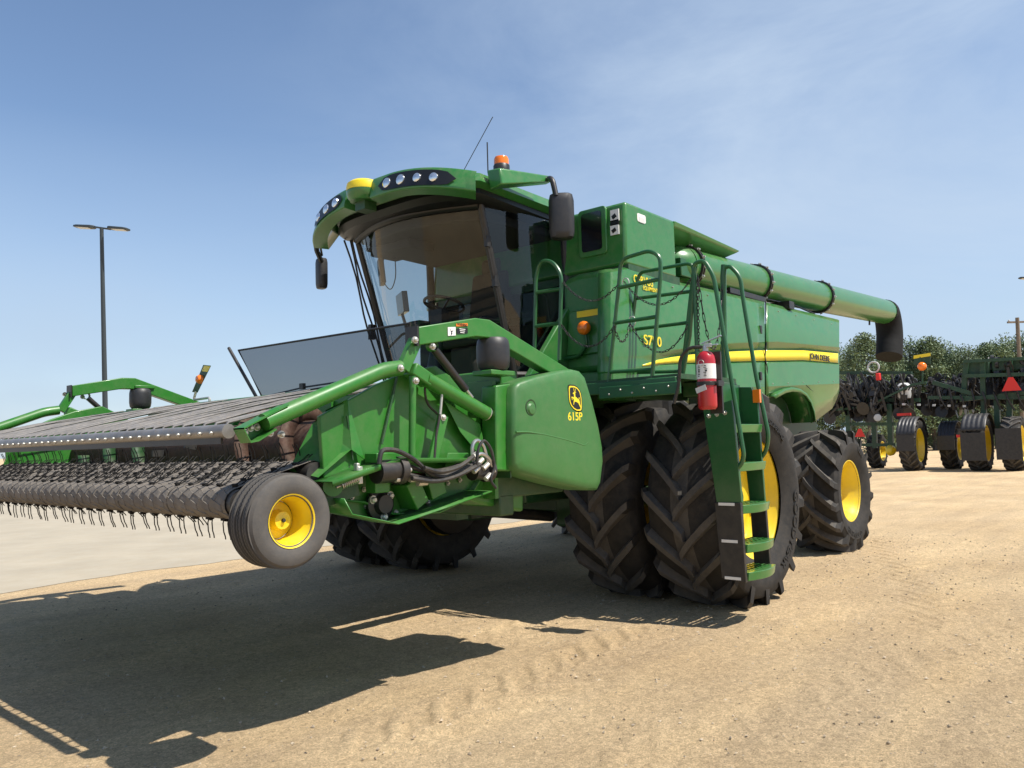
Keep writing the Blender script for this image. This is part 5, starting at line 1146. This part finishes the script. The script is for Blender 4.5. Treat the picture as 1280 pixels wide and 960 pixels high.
_, c = bg_wheel(A_, 1141, 552, .98); fender(A_, c, 1.08, .66, 20, 165)
MB().box((c.x+1.03, c.y, c.z+.1), (.03, .62, .62)).build('mud_flap', 'black', A_)
bg_wheel(A_, 1096, 560, .72, 1, big=False, X=XG-2.5); bg_wheel(A_, 1062, 560, .72, 1, big=False, X=XG-2.5)
MB().lathe([(0, .12), (.12, .1), (.2, .0), (.22, -.1)], at(1115, 563, X=XG), (.5, .8, 0), 14).build('yellow_hub', 'yellow', A_)
triangle(A_, 1075, 541, .42, XG-.5)
MB().lathe([(0, .05), (.14, .04), (.15, 0)], at(1097, 522, X=XG-.5), (1, .3, 0), 14).build('gauge_dial', 'poly_white', A_)
MB().box(at(1130, 518, X=XG-.2), (.1, .5, .1)).build('red_light_bar', 'red_sign', A_)

B_ = empty('row_planter', (XG-1, G_(1230, 580)[1], 0), 'dark green row planter with black tyres and mud flaps, large red triangle on its frame', 'planter', 'seeding machines parked in the yard')
openers(B_, (1166, 1212), 506, XG-2.0, 14); openers(B_, (1170, 1240), 496, XG-3.2, 14); openers(B_, (1240, 1300), 482, XG-1.2, 11); openers(B_, (1215, 1300), 496, XG-2.2, 14)
beams(B_, [((1160, 497), (1330, 497)), ((1166, 478), (1215, 492)), ((1205, 452), (1300, 447)), ((1200, 500), (1320, 487)), ((1206, 470), (1310, 467))], 'green_far', XG-.8, 'frame_beam', .16)
beams(B_, [((1208, 452), (1204, 500)), ((1228, 450), (1230, 520)), ((1262, 448), (1262, 530)), ((1290, 446), (1292, 540)), ((1246, 500), (1248, 560)), ((1220, 530), (1300, 530))], 'green_far', XG-1.0, 'frame_post', .2)
MB().box(at(1222, 460, X=XG-1.3), (.5, .9, .55)).build('fertiliser_box', 'green_far', B_, bev=.05)
MB().box(at(1262, 456, X=XG-1.4), (.6, 1.1, .5)).build('fertiliser_box', 'green_far', B_, bev=.05)
for k in range(8): MB().tube([at(1172+k*14, 488+random.uniform(-6, 6), X=XG-.7), at(1176+k*14, 500, X=XG-.6), at(1180+k*14+random.uniform(-6, 8), 512, X=XG-.7)], .035, 6, fil=.3).build('seed_hose', 'hose', B_)
for k in range(10): MB().box(at(1120+k*9.5, 505+.3*k, X=XG-.5), (.08, .1, .08)).build('chain_roller', 'poly_white' if k % 2 else 'black', B_)
_, c = bg_wheel(B_, 1190, 556, .84, big=False, X=XG-1.5); fender(B_, c, 1.02, .6, 20, 165); MB().box((c.x+.96, c.y, c.z+.2), (.03, .6, .55)).build('mud_flap', 'black', B_)
_, c = bg_wheel(B_, 1224, 552, 1.0); fender(B_, c, 1.08, .8, 25, 165, ribs=5); MB().box((c.x+1.06, c.y, c.z-.1), (.03, .8, 1.0)).build('mud_flap', 'black', B_)
_, c = bg_wheel(B_, 1268, 552, .98); MB().box((c.x+1.1, c.y, c.z), (.03, .8, 1.1)).build('mud_flap', 'black', B_)
triangle(B_, 1264, 480, .62, XG-.4); MB().box(at(1202, 545, X=XG+.8), (.03, .34, .10)).build('red_reflector', 'red_sign', B_)
